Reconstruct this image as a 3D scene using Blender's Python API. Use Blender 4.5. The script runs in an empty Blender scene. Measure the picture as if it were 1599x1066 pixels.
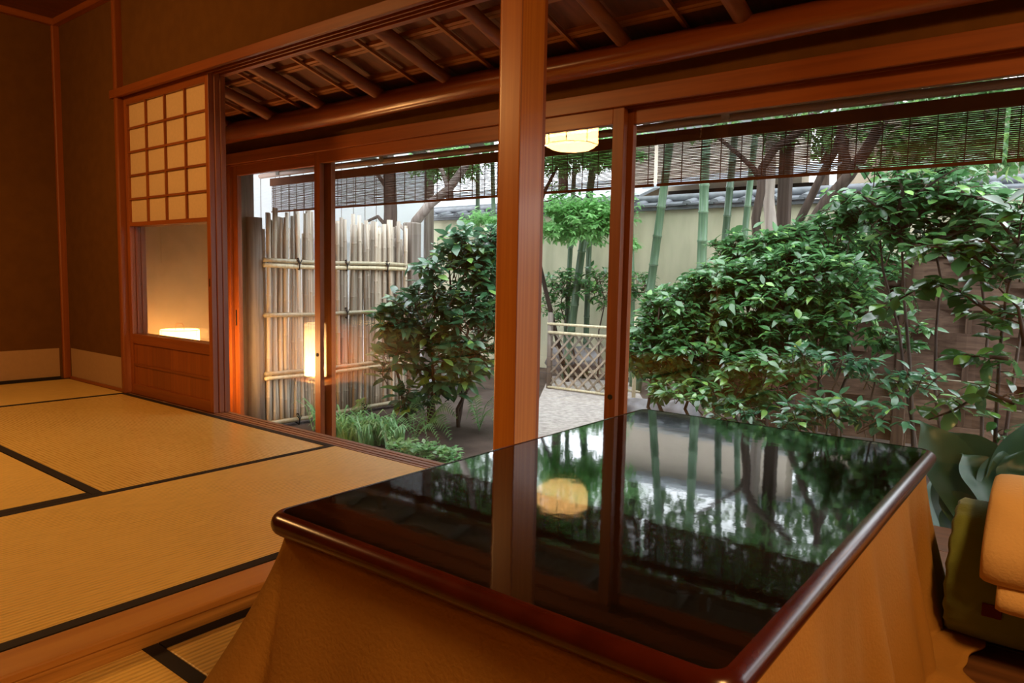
import bpy, math, random
import numpy as np
from mathutils import Matrix, Vector

SC = bpy.context.scene
COL = SC.collection
random.seed(7)
rng = np.random.default_rng(11)

# ------------------------------------------------------------------ camera
FPX, CX, CY, CAMH = 1119.65, 799.5, 533.0, 0.74
YAW, PITCH, ROLL = -0.66498, 0.089742, -0.01957
def cam_axes():
    cy, sy, cp, sp, cr, sr = math.cos(YAW), math.sin(YAW), math.cos(PITCH), math.sin(PITCH), math.cos(ROLL), math.sin(ROLL)
    f = np.array([sy*cp, cy*cp, -sp]); r = np.array([cy, -sy, 0.0]); d = np.cross(f, r)
    return cr*r + sr*d, -sr*r + cr*d, f
RX, DY, FW = cam_axes()
cam_d = bpy.data.cameras.new('camera'); cam_d.sensor_width = 36.0; cam_d.lens = FPX*36.0/1599.0
cam_d.clip_start = 0.02; cam_d.clip_end = 200
cam = bpy.data.objects.new('camera', cam_d); COL.objects.link(cam)
m = Matrix.Identity(4)
for i in range(3):
    m[i][0] = RX[i]; m[i][1] = -DY[i]; m[i][2] = -FW[i]
m[2][3] = CAMH
cam.matrix_world = m
SC.camera = cam

# ------------------------------------------------------------------ world: even overcast sky
W = bpy.data.worlds.new('overcast_sky'); SC.world = W; W.use_nodes = True
bg = W.node_tree.nodes['Background']
bg.inputs[0].default_value = (0.90, 0.94, 1.0, 1); bg.inputs[1].default_value = 5.8
SC.view_settings.view_transform = 'Standard'; SC.view_settings.look = 'None'
SC.view_settings.exposure = 0.0; SC.view_settings.gamma = 1.0; SC.view_settings.use_curve_mapping = False
LAMP_COL = (1.0, 0.52, 0.17)
LAMP_ROOM = 60.0        # paper ceiling lanterns
LAMP_FLOOR = 64.0       # drum lamp behind the paper screens
SC.cycles.max_bounces = 10; SC.cycles.transparent_max_bounces = 24
SC.cycles.sample_clamp_indirect = 6.0

# ------------------------------------------------------------------ helpers
def ray(px, py):
    return RX*((px-CX)/FPX) + DY*((py-CY)/FPX) + FW
def P(px, py, x=None, y=None, z=None):
    """a point of the place: the view ray through a pixel of the photograph, at a known depth y (or x, or height z)"""
    d = ray(px, py)
    t = x/d[0] if x is not None else (y/d[1] if y is not None else (z-CAMH)/d[2])
    return np.array([0, 0, CAMH]) + d*t
def depth_of(p):
    q = np.asarray(p) - np.array([0, 0, CAMH]); return float(q @ FW)
def pix(p):
    q = np.asarray(p) - np.array([0, 0, CAMH]); w = q @ FW
    return (q@RX)/w*FPX+CX, (q@DY)/w*FPX+CY, w

class MB:
    def __init__(s): s.v = []; s.f = []
    def add(s, v, f):
        o = len(s.v); s.v += [tuple(map(float, p)) for p in v]; s.f += [tuple(i+o for i in q) for q in f]; return s
    def box(s, x0, x1, y0, y1, z0, z1):
        v = [(x0,y0,z0),(x1,y0,z0),(x1,y1,z0),(x0,y1,z0),(x0,y0,z1),(x1,y0,z1),(x1,y1,z1),(x0,y1,z1)]
        return s.add(v, [(0,3,2,1),(4,5,6,7),(0,1,5,4),(1,2,6,5),(2,3,7,6),(3,0,4,7)])
    def bar(s, a, b, w, t, up=(0,0,1)):
        a = np.array(a, float); b = np.array(b, float); d = (b-a)/np.linalg.norm(b-a)
        u = np.array(up, float); sd = np.cross(d, u); sd /= np.linalg.norm(sd); u = np.cross(sd, d)
        v = []
        for p in (a, b):
            for i, j in ((-1,-1),(1,-1),(1,1),(-1,1)): v.append(p + sd*w/2*i + u*t/2*j)
        return s.add(v, [(0,1,2,3),(7,6,5,4),(0,4,5,1),(1,5,6,2),(2,6,7,3),(3,7,4,0)])
    def tube(s, pts, rad, n=10, caps=True):
        pts = [np.array(p, float) for p in pts]
        if not hasattr(rad, '__len__'): rad = [rad]*len(pts)
        o = len(s.v); ref = np.array([0.31, 0.17, 0.93]); prev = None
        for i, p in enumerate(pts):
            d = pts[min(i+1, len(pts)-1)] - pts[max(i-1, 0)]; d = d/(np.linalg.norm(d)+1e-9)
            if prev is None:
                if abs(d@ref) > 0.95: ref = np.array([1.0, 0.1, 0.05])
                u = np.cross(d, ref)
            else: u = prev - d*(prev@d)
            u /= np.linalg.norm(u); prev = u; w = np.cross(d, u)
            for k in range(n):
                a = 2*math.pi*k/n; s.v.append(tuple(p + rad[i]*(math.cos(a)*u + math.sin(a)*w)))
        for i in range(len(pts)-1):
            for k in range(n):
                a, b = o+i*n+k, o+i*n+(k+1) % n; s.f.append((a, b, b+n, a+n))
        if caps:
            s.f.append(tuple(o+k for k in range(n))[::-1]); s.f.append(tuple(o+(len(pts)-1)*n+k for k in range(n)))
        return s
    def lathe(s, prof, c=(0,0,0), n=32):
        o = len(s.v)
        for r, z in prof:
            for k in range(n):
                a = 2*math.pi*k/n; s.v.append((c[0]+r*math.cos(a), c[1]+r*math.sin(a), c[2]+z))
        for i in range(len(prof)-1):
            for k in range(n):
                a, b = o+i*n+k, o+i*n+(k+1) % n; s.f.append((a, b, b+n, a+n))
        return s
    def mesh(s, name, off=(0,0,0), smooth=False):
        me = bpy.data.meshes.new(name)
        v = np.array(s.v, float) - np.array(off, float)
        me.from_pydata(v.tolist(), [], s.f); me.update()
        if smooth: me.polygons.foreach_set('use_smooth', [True]*len(me.polygons))
        return me

def link(name, me, mat=None, parent=None, loc=(0,0,0)):
    o = bpy.data.objects.new(name, me); COL.objects.link(o); o.location = loc
    if mat is not None and me is not None and not me.materials: me.materials.append(mat)
    if parent is not None: o.parent = parent
    return o
def worldloc(o):
    v = Vector((0,0,0))
    while o is not None: v += o.location; o = o.parent
    return np.array(v)
def part(name, mb, mat, parent, smooth=False, bevel=0.0, label=None, kind=None, seg=2):
    """mesh part given in place coordinates, child of parent"""
    o = link(name, mb.mesh(name, worldloc(parent), smooth), mat, parent)
    if bevel: add_bevel(o, bevel, seg)
    if label: o['label'] = label
    if kind: o['kind'] = kind
    return o
def add_bevel(o, w, seg=2):
    b = o.modifiers.new('bevel', 'BEVEL'); b.width = w; b.segments = seg; b.limit_method = 'ANGLE'; b.angle_limit = math.radians(40)
def smooth_by_angle(o):
    for p in o.data.polygons: p.use_smooth = True
def empty(name, loc):
    o = bpy.data.objects.new(name, None); COL.objects.link(o); o.location = loc; o.empty_display_size = 0.05; return o
def tag(o, label=None, cat=None, group=None, kind=None):
    if label: o['label'] = label
    if cat: o['category'] = cat
    if group: o['group'] = group
    if kind: o['kind'] = kind
    return o
def thing(name, loc, label, cat, group=None): return tag(empty(name, loc), label, cat, group)
def struct(name, mb, mat, label=None, bevel=0.0, smooth=False):
    o = link(name, mb.mesh(name, (0,0,0), smooth), mat); o['kind'] = 'structure'
    if label: o['label'] = label
    if bevel: add_bevel(o, bevel)
    return o
def one(name, mb, mat, label, cat, group=None, smooth=False, bevel=0.0, base=None):
    base = base if base is not None else (np.array(mb.v).min(0)+np.array(mb.v).max(0))/2
    o = link(name, mb.mesh(name, base, smooth), mat, loc=tuple(base)); tag(o, label, cat, group)
    if bevel: add_bevel(o, bevel)
    return o
def copy_tree(o, parent=None):
    c = o.copy(); COL.objects.link(c); c.parent = parent
    for ch in list(o.children): copy_tree(ch, c)
    return c

# ------------------------------------------------------------------ materials
def new_mat(name):
    mt = bpy.data.materials.new(name); mt.use_nodes = True
    nt = mt.node_tree; return mt, nt, nt.nodes, nt.links, nt.nodes['Principled BSDF']
def ramp(N, cols, pos=None):
    r = N.new('ShaderNodeValToRGB'); e = r.color_ramp.elements
    pos = pos or [i/(len(cols)-1) for i in range(len(cols))]
    while len(e) < len(cols): e.new(0.5)
    for i, c in enumerate(cols): e[i].position = pos[i]; e[i].color = (*c, 1)
    return r
def coords(N, L, scale, kind='Object'):
    tc = N.new('ShaderNodeTexCoord'); mp = N.new('ShaderNodeMapping'); L.new(tc.outputs[kind], mp.inputs[0])
    mp.inputs['Scale'].default_value = scale; return mp
def bump(N, L, src, bs, strength, dist=0.01):
    b = N.new('ShaderNodeBump'); b.inputs['Strength'].default_value = strength; b.inputs['Distance'].default_value = dist
    L.new(src, b.inputs['Height']); L.new(b.outputs[0], bs.inputs['Normal']); return b

def wood(name, c0, c1, axis='z', rough=0.45, fine=42, spec=0.5, bmp=0.15, coat=0.0, contrast=(0.32, 0.68)):
    mt, nt, N, L, bs = new_mat(name)
    sc = {'x': (1.6, fine, fine), 'y': (fine, 1.6, fine), 'z': (fine, fine, 1.6)}[axis]
    mp = coords(N, L, sc)
    n1 = N.new('ShaderNodeTexNoise'); n1.inputs['Scale'].default_value = 1.0; n1.inputs['Detail'].default_value = 4
    n1.inputs['Distortion'].default_value = 0.6; L.new(mp.outputs[0], n1.inputs[0])
    r = ramp(N, [c1, c0], list(contrast)); L.new(n1.outputs[0], r.inputs[0])
    oi = N.new('ShaderNodeObjectInfo'); mr = N.new('ShaderNodeMapRange'); mr.inputs[3].default_value = 0.88; mr.inputs[4].default_value = 1.1
    L.new(oi.outputs['Random'], mr.inputs[0])
    mx = N.new('ShaderNodeHueSaturation'); L.new(r.outputs[0], mx.inputs['Color']); L.new(mr.outputs[0], mx.inputs['Value'])
    L.new(mx.outputs[0], bs.inputs['Base Color'])
    bs.inputs['Roughness'].default_value = rough; bs.inputs['Specular IOR Level'].default_value = spec
    bs.inputs['Coat Weight'].default_value = coat; bs.inputs['Coat Roughness'].default_value = 0.18
    if bmp: bump(N, L, n1.outputs[0], bs, bmp, 0.002)
    return mt
def figured_wood(name, c0, c1, rough=0.35):
    """straight-grained softwood with cathedral figure, grain along z"""
    mt, nt, N, L, bs = new_mat(name)
    mp = coords(N, L, (1.0, 1.0, 0.06))
    w = N.new('ShaderNodeTexWave'); w.wave_type = 'RINGS'; w.rings_direction = 'Z'; w.inputs['Scale'].default_value = 26
    w.inputs['Distortion'].default_value = 3.0; w.inputs['Detail'].default_value = 2; w.inputs['Detail Scale'].default_value = 1.5
    L.new(mp.outputs[0], w.inputs[0])
    mp2 = coords(N, L, (160, 160, 3)); n = N.new('ShaderNodeTexNoise'); n.inputs['Scale'].default_value = 1; L.new(mp2.outputs[0], n.inputs[0])
    mixf = N.new('ShaderNodeMath'); mixf.operation = 'MULTIPLY_ADD'; mixf.inputs[1].default_value = 0.55
    L.new(w.outputs['Fac'], mixf.inputs[0]); L.new(n.outputs[0], mixf.inputs[2])
    r = ramp(N, [c0, c1], [0.35, 1.15]); L.new(mixf.outputs[0], r.inputs[0]); L.new(r.outputs[0], bs.inputs['Base Color'])
    bs.inputs['Roughness'].default_value = rough; bs.inputs['Coat Weight'].default_value = 0.25; bs.inputs['Coat Roughness'].default_value = 0.2
    return mt
def plain(name, c, rough=0.6, spec=0.4, noise=0.0, nscale=30, bmp=0.0, bscale=120, c2=None, sheen=0.0, metal=0.0):
    mt, nt, N, L, bs = new_mat(name)
    bs.inputs['Base Color'].default_value = (*c, 1); bs.inputs['Roughness'].default_value = rough
    bs.inputs['Specular IOR Level'].default_value = spec; bs.inputs['Metallic'].default_value = metal
    if sheen: bs.inputs['Sheen Weight'].default_value = sheen
    if noise or c2:
        mp = coords(N, L, (1, 1, 1)); n = N.new('ShaderNodeTexNoise'); n.inputs['Scale'].default_value = nscale; n.inputs['Detail'].default_value = 5
        L.new(mp.outputs[0], n.inputs[0])
        c2 = c2 or tuple(k*(1-noise) for k in c)
        r = ramp(N, [c2, c], [0.35, 0.65]); L.new(n.outputs[0], r.inputs[0]); L.new(r.outputs[0], bs.inputs['Base Color'])
    if bmp:
        mp = coords(N, L, (1, 1, 1)); n = N.new('ShaderNodeTexNoise'); n.inputs['Scale'].default_value = bscale; n.inputs['Detail'].default_value = 3
        L.new(mp.outputs[0], n.inputs[0]); bump(N, L, n.outputs[0], bs, bmp, 0.004)
    return mt
def emitter(name, col, strength, grad=None):
    mt, nt, N, L, bs = new_mat(name)
    bs.inputs['Base Color'].default_value = (0.8, 0.74, 0.6, 1); bs.inputs['Roughness'].default_value = 0.8
    bs.inputs['Emission Color'].default_value = (*col, 1); bs.inputs['Emission Strength'].default_value = strength
    return mt
def tatami(name, axis, freq=62.0):
    """woven rush: fine ridges that run along the given axis"""
    mt, nt, N, L, bs = new_mat(name)
    tc = N.new('ShaderNodeTexCoord'); mp = N.new('ShaderNodeMapping'); L.new(tc.outputs['Object'], mp.inputs[0])
    w = N.new('ShaderNodeTexWave'); w.bands_direction = 'X' if axis == 'y' else 'Y'; w.inputs['Scale'].default_value = freq/6.2832*1.0
    w.inputs['Scale'].default_value = 22.0; w.inputs['Distortion'].default_value = 0.15; L.new(mp.outputs[0], w.inputs[0])
    mp2 = coords(N, L, (90, 9, 1) if axis == 'y' else (9, 90, 1)); n = N.new('ShaderNodeTexNoise'); n.inputs['Scale'].default_value = 2; n.inputs['Detail'].default_value = 4
    L.new(mp2.outputs[0], n.inputs[0])
    mp3 = coords(N, L, (1, 1, 1)); n3 = N.new('ShaderNodeTexNoise'); n3.inputs['Scale'].default_value = 2.2; n3.inputs['Detail'].default_value = 3; L.new(mp3.outputs[0], n3.inputs[0])
    a = N.new('ShaderNodeMath'); a.operation = 'MULTIPLY_ADD'; a.inputs[1].default_value = 0.45; L.new(w.outputs['Fac'], a.inputs[0]); L.new(n.outputs[0], a.inputs[2])
    b = N.new('ShaderNodeMath'); b.operation = 'MULTIPLY_ADD'; b.inputs[1].default_value = 0.35; L.new(n3.outputs[0], b.inputs[0]); L.new(a.outputs[0], b.inputs[2])
    r = ramp(N, [(0.50, 0.31, 0.07), (0.76, 0.51, 0.14)], [0.55, 1.25]); L.new(b.outputs[0], r.inputs[0]); L.new(r.outputs[0], bs.inputs['Base Color'])
    bs.inputs['Roughness'].default_value = 0.36 if axis == 'y' else 0.22; bs.inputs['Specular IOR Level'].default_value = 0.45 if axis == 'y' else 1.0
    bump(N, L, w.outputs['Fac'], bs, 0.35 if axis == 'y' else 0.15, 0.002)
    return mt
def glass(name, base=0.045, tint=(0.97, 0.985, 0.98)):
    mt = bpy.data.materials.new(name); mt.use_nodes = True; nt = mt.node_tree; N = nt.nodes; L = nt.links; N.clear()
    out = N.new('ShaderNodeOutputMaterial'); mix = N.new('ShaderNodeMixShader'); tr = N.new('ShaderNodeBsdfTransparent'); gl = N.new('ShaderNodeBsdfGlossy')
    tr.inputs[0].default_value = (*tint, 1); gl.inputs['Roughness'].default_value = 0.0; gl.inputs[0].default_value = (1, 1, 1, 1)
    lw = N.new('ShaderNodeLayerWeight'); lw.inputs[0].default_value = 0.5
    pw = N.new('ShaderNodeMath'); pw.operation = 'POWER'; pw.inputs[1].default_value = 5; L.new(lw.outputs['Facing'], pw.inputs[0])
    ma = N.new('ShaderNodeMath'); ma.operation = 'MULTIPLY_ADD'; ma.inputs[1].default_value = 1-base; ma.inputs[2].default_value = base
    L.new(pw.outputs[0], ma.inputs[0]); L.new(ma.outputs[0], mix.inputs[0]); L.new(tr.outputs[0], mix.inputs[1]); L.new(gl.outputs[0], mix.inputs[2])
    L.new(mix.outputs[0], out.inputs[0]); return mt
def leafmat(name, dark, mid, light, rough=0.28, trans=0.25, spec=0.8):
    mt, nt, N, L, bs = new_mat(name)
    oi = N.new('ShaderNodeObjectInfo'); ge = N.new('ShaderNodeNewGeometry')
    ad = N.new('ShaderNodeMath'); ad.operation = 'ADD'; L.new(oi.outputs['Random'], ad.inputs[0]); L.new(ge.outputs['Random Per Island'], ad.inputs[1])
    fr = N.new('ShaderNodeMath'); fr.operation = 'FRACT'; L.new(ad.outputs[0], fr.inputs[0])
    r = ramp(N, [dark, mid, mid, light], [0.0, 0.45, 0.82, 1.0]); L.new(fr.outputs[0], r.inputs[0]); L.new(r.outputs[0], bs.inputs['Base Color'])
    bs.inputs['Roughness'].default_value = rough; bs.inputs['Specular IOR Level'].default_value = spec
    out = N['Material Output']; tl = N.new('ShaderNodeBsdfTranslucent'); mx = N.new('ShaderNodeMixShader'); mx.inputs[0].default_value = trans
    g = N.new('ShaderNodeGamma'); g.inputs[1].default_value = 0.7; L.new(r.outputs[0], g.inputs[0]); L.new(g.outputs[0], tl.inputs[0])
    L.new(bs.outputs[0], mx.inputs[1]); L.new(tl.outputs[0], mx.inputs[2]); L.new(mx.outputs[0], out.inputs[0])
    return mt
def bamboo_mat(name, c0, c1, ring, freq=2.6, rough=0.4):
    mt, nt, N, L, bs = new_mat(name)
    mp = coords(N, L, (60, 60, 1.2)); n = N.new('ShaderNodeTexNoise'); n.inputs['Scale'].default_value = 1; n.inputs['Detail'].default_value = 3; L.new(mp.outputs[0], n.inputs[0])
    r = ramp(N, [c1, c0], [0.35, 0.65]); L.new(n.outputs[0], r.inputs[0])
    oi = N.new('ShaderNodeObjectInfo'); mr = N.new('ShaderNodeMapRange'); mr.inputs[3].default_value = 0.5; mr.inputs[4].default_value = 1.2; L.new(oi.outputs['Random'], mr.inputs[0])
    hs = N.new('ShaderNodeHueSaturation'); L.new(r.outputs[0], hs.inputs['Color']); L.new(mr.outputs[0], hs.inputs['Value'])
    L.new(hs.outputs[0], bs.inputs['Base Color']); bs.inputs['Roughness'].default_value = rough
    return mt

M = {}
M['post'] = figured_wood('cedar_post', (0.48, 0.172, 0.022), (0.41, 0.132, 0.015))
M['timber_x'] = wood('cedar_timber_x', (0.27, 0.072, 0.010), (0.20, 0.048, 0.006), 'x', coat=0.08)
M['timber_y'] = wood('cedar_timber_y', (0.27, 0.072, 0.010), (0.20, 0.048, 0.006), 'y', coat=0.08)
M['timber_z'] = wood('cedar_timber_z', (0.27, 0.072, 0.010), (0.20, 0.048, 0.006), 'z', coat=0.08)
M['log'] = wood('polished_log', (0.22, 0.055, 0.009), (0.16, 0.036, 0.006), 'x', rough=0.28, coat=0.3)
M['rafter'] = wood('rafter_log', (0.27, 0.085, 0.022), (0.17, 0.05, 0.013), 'y', rough=0.5)
M['batten'] = wood('batten_wood', (0.36, 0.135, 0.04), (0.26, 0.09, 0.025), 'x', rough=0.5)
M['ceilboard'] = wood('ceiling_board_wood', (0.15, 0.040, 0.014), (0.09, 0.024, 0.009), 'y', rough=0.6)
M['sill_x'] = wood('sill_wood', (0.30, 0.13, 0.055), (0.15, 0.055, 0.022), 'x', rough=0.4)
M['edge_smooth'] = wood('step_cap_wood', (0.46, 0.22, 0.05), (0.36, 0.15, 0.03), 'y', rough=0.4, fine=24)
M['edge_rough'] = wood('step_front_wood', (0.58, 0.30, 0.07), (0.24, 0.095, 0.02), 'y', rough=0.33, fine=60, bmp=0.6)
M['floorwood'] = wood('dark_floor_wood', (0.16, 0.07, 0.03), (0.09, 0.04, 0.018), 'x', rough=0.35)
M['weather_z'] = wood('weathered_post_wood', (0.26, 0.22, 0.19), (0.13, 0.105, 0.085), 'z', rough=0.8, spec=0.2, bmp=0.5)
M['weather_x'] = wood('weathered_beam_wood', (0.27, 0.23, 0.19), (0.15, 0.12, 0.10), 'x', rough=0.8, spec=0.2)
M['eave'] = wood('eave_rafter_wood', (0.34, 0.30, 0.26), (0.20, 0.17, 0.14), 'y', rough=0.8, spec=0.2)
M['fencewood_x'] = wood('fence_board_wood', (0.17, 0.105, 0.072), (0.085, 0.05, 0.034), 'x', rough=0.85, spec=0.15, bmp=0.4)
M['fencewood_z'] = wood('fence_stake_wood', (0.12, 0.072, 0.048), (0.06, 0.036, 0.024), 'z', rough=0.85, spec=0.15, bmp=0.4)
M['plaster'] = plain('earthen_plaster', (0.130, 0.056, 0.012), 0.95, 0.1, noise=0.12, nscale=14, bmp=0.25, bscale=260)
M['plaster_pale'] = plain('pale_plaster', (0.44, 0.31, 0.19), 0.95, 0.1, noise=0.1, nscale=9, bmp=0.1, bscale=200)
M['paper'] = plain('washi_paper', (0.60, 0.42, 0.22), 0.9, 0.1, noise=0.06, nscale=60)
M['basepaper'] = plain('wall_base_paper', (0.40, 0.25, 0.125), 0.9, 0.1, noise=0.05, nscale=40)
M['tatami_y'] = tatami('tatami_rush_y', 'y'); M['tatami_x'] = tatami('tatami_rush_x', 'x')
M['heri'] = plain('black_cloth_edging', (0.022, 0.016, 0.012), 0.75, 0.2)
M['glass'] = glass('window_glass', 0.036); M['glass_thin'] = glass('screen_glass', 0.03)
M['lacquer'] = plain('black_lacquer', (0.004, 0.0035, 0.0035), 0.04, 0.5, bmp=0.02, bscale=30)
M['lacquer_red'] = plain('red_brown_lacquer', (0.055, 0.008, 0.003), 0.22, 0.35, noise=0.35, nscale=18)
M['blanket'] = plain('tan_fleece', (0.35, 0.185, 0.045), 0.95, 0.05, noise=0.10, nscale=7, bmp=0.35, bscale=150)
M['throw'] = plain('cream_fleece', (0.66, 0.45, 0.21), 0.95, 0.05, noise=0.06, nscale=6, bmp=0.3, bscale=170)
M['green_cloth'] = plain('olive_green_cloth', (0.165, 0.225, 0.06), 0.9, 0.1, noise=0.2, nscale=12, bmp=0.2, bscale=220, sheen=0.2)
M['tabcloth'] = plain('dark_red_tab', (0.10, 0.02, 0.02), 0.8, 0.2)
M['lamp_room'] = emitter('lit_lantern_paper', LAMP_COL, LAMP_ROOM)
M['lamp_near'] = emitter('lit_near_lantern_paper', LAMP_COL, LAMP_ROOM*1.5)
M['lamp_floor'] = emitter('lit_drum_paper', LAMP_COL, LAMP_FLOOR)
_nt = M['lamp_floor'].node_tree; _N, _L = _nt.nodes, _nt.links
_tc = _N.new('ShaderNodeTexCoord'); _sx = _N.new('ShaderNodeSeparateXYZ'); _mr = _N.new('ShaderNodeMapRange')
_L.new(_tc.outputs['Object'], _sx.inputs[0]); _L.new(_sx.outputs[2], _mr.inputs[0])
_mr.inputs[1].default_value = 0.12; _mr.inputs[2].default_value = 0.40; _mr.inputs[3].default_value = LAMP_FLOOR; _mr.inputs[4].default_value = LAMP_FLOOR*0.16
_L.new(_mr.outputs[0], _N['Principled BSDF'].inputs['Emission Strength'])
M['darkwire'] = plain('dark_lamp_frame', (0.05, 0.03, 0.02), 0.5)
M['copper'] = plain('lamp_handle_wire', (0.45, 0.18, 0.08), 0.35, metal=0.6)
M['bamboo_dry'] = bamboo_mat('dry_bamboo', (0.64, 0.55, 0.44), (0.42, 0.34, 0.26), None)
M['bamboo_rail'] = bamboo_mat('pale_dry_bamboo', (0.62, 0.54, 0.37), (0.47, 0.39, 0.24), None)
M['bamboo_old'] = bamboo_mat('aged_bamboo', (0.40, 0.33, 0.24), (0.24, 0.19, 0.14), None)
M['bamboo_green'] = bamboo_mat('living_bamboo', (0.13, 0.22, 0.12), (0.085, 0.155, 0.09), None, rough=0.35)
M['node_pale'] = plain('bamboo_node_bloom', (0.42, 0.50, 0.38), 0.7)
M['twine'] = plain('black_twine', (0.012, 0.012, 0.012), 0.8)
M['gardenwall'] = plain('stained_garden_plaster', (0.66, 0.60, 0.44), 0.95, 0.1, c2=(0.42, 0.40, 0.28), nscale=1.3, bmp=0.1, bscale=60)
_nt = M['gardenwall'].node_tree
for _n in _nt.nodes:
    if _n.type == 'MAPPING': _n.inputs['Scale'].default_value = (2.2, 1.0, 0.55)
M['tile'] = plain('grey_clay_tile', (0.16, 0.17, 0.19), 0.45, 0.5, noise=0.35, nscale=10)
M['metalroof'] = plain('grey_sheet_roof', (0.42, 0.46, 0.50), 0.4, 0.5, noise=0.15, nscale=5)
M['housewall'] = plain('beige_house_wall', (0.62, 0.52, 0.42), 0.9, 0.1, noise=0.08, nscale=3)
M['whitewall'] = plain('white_house_wall', (0.80, 0.82, 0.86), 0.9, 0.1, noise=0.05, nscale=3)
M['soil'] = plain('packed_earth', (0.105, 0.078, 0.066), 0.95, 0.1, c2=(0.045, 0.033, 0.027), nscale=2.2, bmp=0.6, bscale=38)
M['gravel'] = plain('grey_gravel_path', (0.46, 0.41, 0.38), 0.95, 0.1, c2=(0.30, 0.265, 0.245), nscale=26, bmp=0.7, bscale=70)
M['rock'] = plain('grey_rock', (0.26, 0.255, 0.27), 0.9, 0.2, c2=(0.11, 0.10, 0.10), nscale=6, bmp=0.6, bscale=22)
M['rock_red'] = plain('red_brown_rock', (0.27, 0.145, 0.105), 0.85, 0.2, c2=(0.15, 0.075, 0.055), nscale=9, bmp=0.4, bscale=40)
M['bark'] = wood('tree_bark', (0.11, 0.08, 0.065), (0.045, 0.032, 0.026), 'z', rough=0.9, spec=0.15, bmp=0.8, fine=30)
M['bark_pale'] = wood('pale_bark', (0.42, 0.36, 0.32), (0.24, 0.19, 0.16), 'z', rough=0.9, spec=0.15, bmp=0.5, fine=24)
M['twig'] = plain('brown_twig', (0.10, 0.065, 0.04), 0.85, 0.2)
M['leaf_dark'] = leafmat('camellia_leaf', (0.030, 0.095, 0.046), (0.058, 0.175, 0.078), (0.30, 0.55, 0.12), 0.22, 0.2)
M['leaf_mid'] = leafmat('shrub_leaf', (0.034, 0.11, 0.036), (0.075, 0.22, 0.065), (0.28, 0.54, 0.12), 0.22, 0.25)
M['leaf_front'] = leafmat('glossy_branch_leaf', (0.018, 0.060, 0.016), (0.045, 0.14, 0.03), (0.17, 0.40, 0.05), 0.18, 0.28)
M['leaf_maple'] = leafmat('maple_leaf', (0.14, 0.36, 0.11), (0.24, 0.54, 0.17), (0.42, 0.70, 0.30), 0.5, 0.5)
M['leaf_canopy'] = leafmat('canopy_leaf', (0.035, 0.10, 0.025), (0.08, 0.21, 0.05), (0.28, 0.48, 0.12), 0.3, 0.4)
M['aspid'] = leafmat('broad_lily_leaf', (0.014, 0.048, 0.018), (0.020, 0.068, 0.025), (0.03, 0.09, 0.035), 0.4, 0.1, 0.4)
M['grassleaf'] = leafmat('grass_blade', (0.10, 0.28, 0.09), (0.20, 0.44, 0.16), (0.42, 0.62, 0.34), 0.4, 0.35)
M['fernleaf'] = leafmat('fern_frond', (0.09, 0.24, 0.07), (0.15, 0.36, 0.12), (0.24, 0.48, 0.16), 0.45, 0.35)
M['blind'] = plain('dark_reed', (0.10, 0.045, 0.026), 0.7, 0.25, noise=0.3, nscale=30)
M['blind_band'] = plain('red_brown_blind_cloth', (0.13, 0.045, 0.018), 0.85, 0.1)
M['blind_pale'] = plain('pale_reed', (0.72, 0.72, 0.74), 0.8, 0.1)
M['pole'] = wood('eave_pole_bamboo', (0.34, 0.20, 0.13), (0.22, 0.12, 0.08), 'x', rough=0.5)

# ================================================================== SETTING
RY = 1.93          # plane of the paper screens
GY = 2.75          # plane of the glass doors
LZ = -0.05         # floor of the lower room
GZ = -0.42         # garden ground
XW = -5.33         # left wall
XP = -1.53         # post line between the rooms
XR = 1.7           # right wall
YB = -1.9          # back wall
SL = 0.27          # slope of the eave ceiling
def slope_z(y): return 1.70 + SL*(2.62-y)

struct('floor', MB().box(XW-0.1, XP-0.0, YB, RY+0.0, -0.2, -0.052), M['floorwood'])
fl2 = empty('floor_lower', (0, 0, -0.1)); fl2['kind'] = 'structure'
part('subfloor', MB().box(-1.585, XR, YB, 2.70, -0.22, LZ-0.052), M['floorwood'], fl2)
for k in range(16):     # dark floorboards of the lower room on the right
    y0 = YB + k*0.29
    part('floorboard', MB().box(-0.52, XR, y0+0.0015, min(y0+0.2885, 2.70), LZ-0.05, LZ-0.004), M['floorwood'], fl2, bevel=0.002)
struct('wall_under_sill', MB().box(XW-0.1, XP+0.1, RY+0.0, RY+0.07, GZ-0.2, -0.071), M['soil'])
struct('wall_under_floor', MB().box(XP-0.06, XP+0.0, RY+0.07, GY, GZ-0.2, -0.2), M['soil'])
struct('ground_under_house', MB().box(XW-0.4, XR+0.4, YB-0.4, 2.83, GZ-0.4, GZ-0.152), M['soil'])
struct('ground_strip', MB().box(-5.2, -1.55, RY+0.1, 2.83, GZ-0.15, GZ), M['soil'])

# walls
struct('wall_left', MB().box(XW-0.12, XW, YB, RY+0.04, -0.1, 2.45), M['plaster'])
wg = struct('wall_garden_side', MB().box(XW, -4.46, RY+0.012, RY+0.06, -0.05, 2.45), M['plaster'])
part('upper_wall', MB().box(-4.46, XP-0.04, RY+0.02, RY+0.06, 1.765, 2.45), M['plaster'], wg)
struct('wall_back', MB().box(XW-0.1, XR+0.1, YB-0.12, YB, -0.2, 3.2), M['plaster'])
struct('wall_right', MB().box(XR, XR+0.12, YB, GY+0.1, -0.45, 3.2), M['plaster'])
wp = struct('wall_partition', MB().box(XP-0.035, XP+0.035, YB, RY-0.05, 1.80, 3.2), M['plaster'])
struct('wall_alcove', MB().box(-4.95, -4.83, RY+0.06, GY+0.05, GZ, 2.2), M['plaster_pale'])
wx = struct('wall_above_glass', MB().box(-4.83, XR, GY-0.005, GY+0.03, 1.535, slope_z(GY)+0.03), M['plaster'])
struct('wall_below_glass', MB().box(-4.95, XR, GY-0.03, GY+0.09, GZ-0.15, -0.435), M['rock'])

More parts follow.
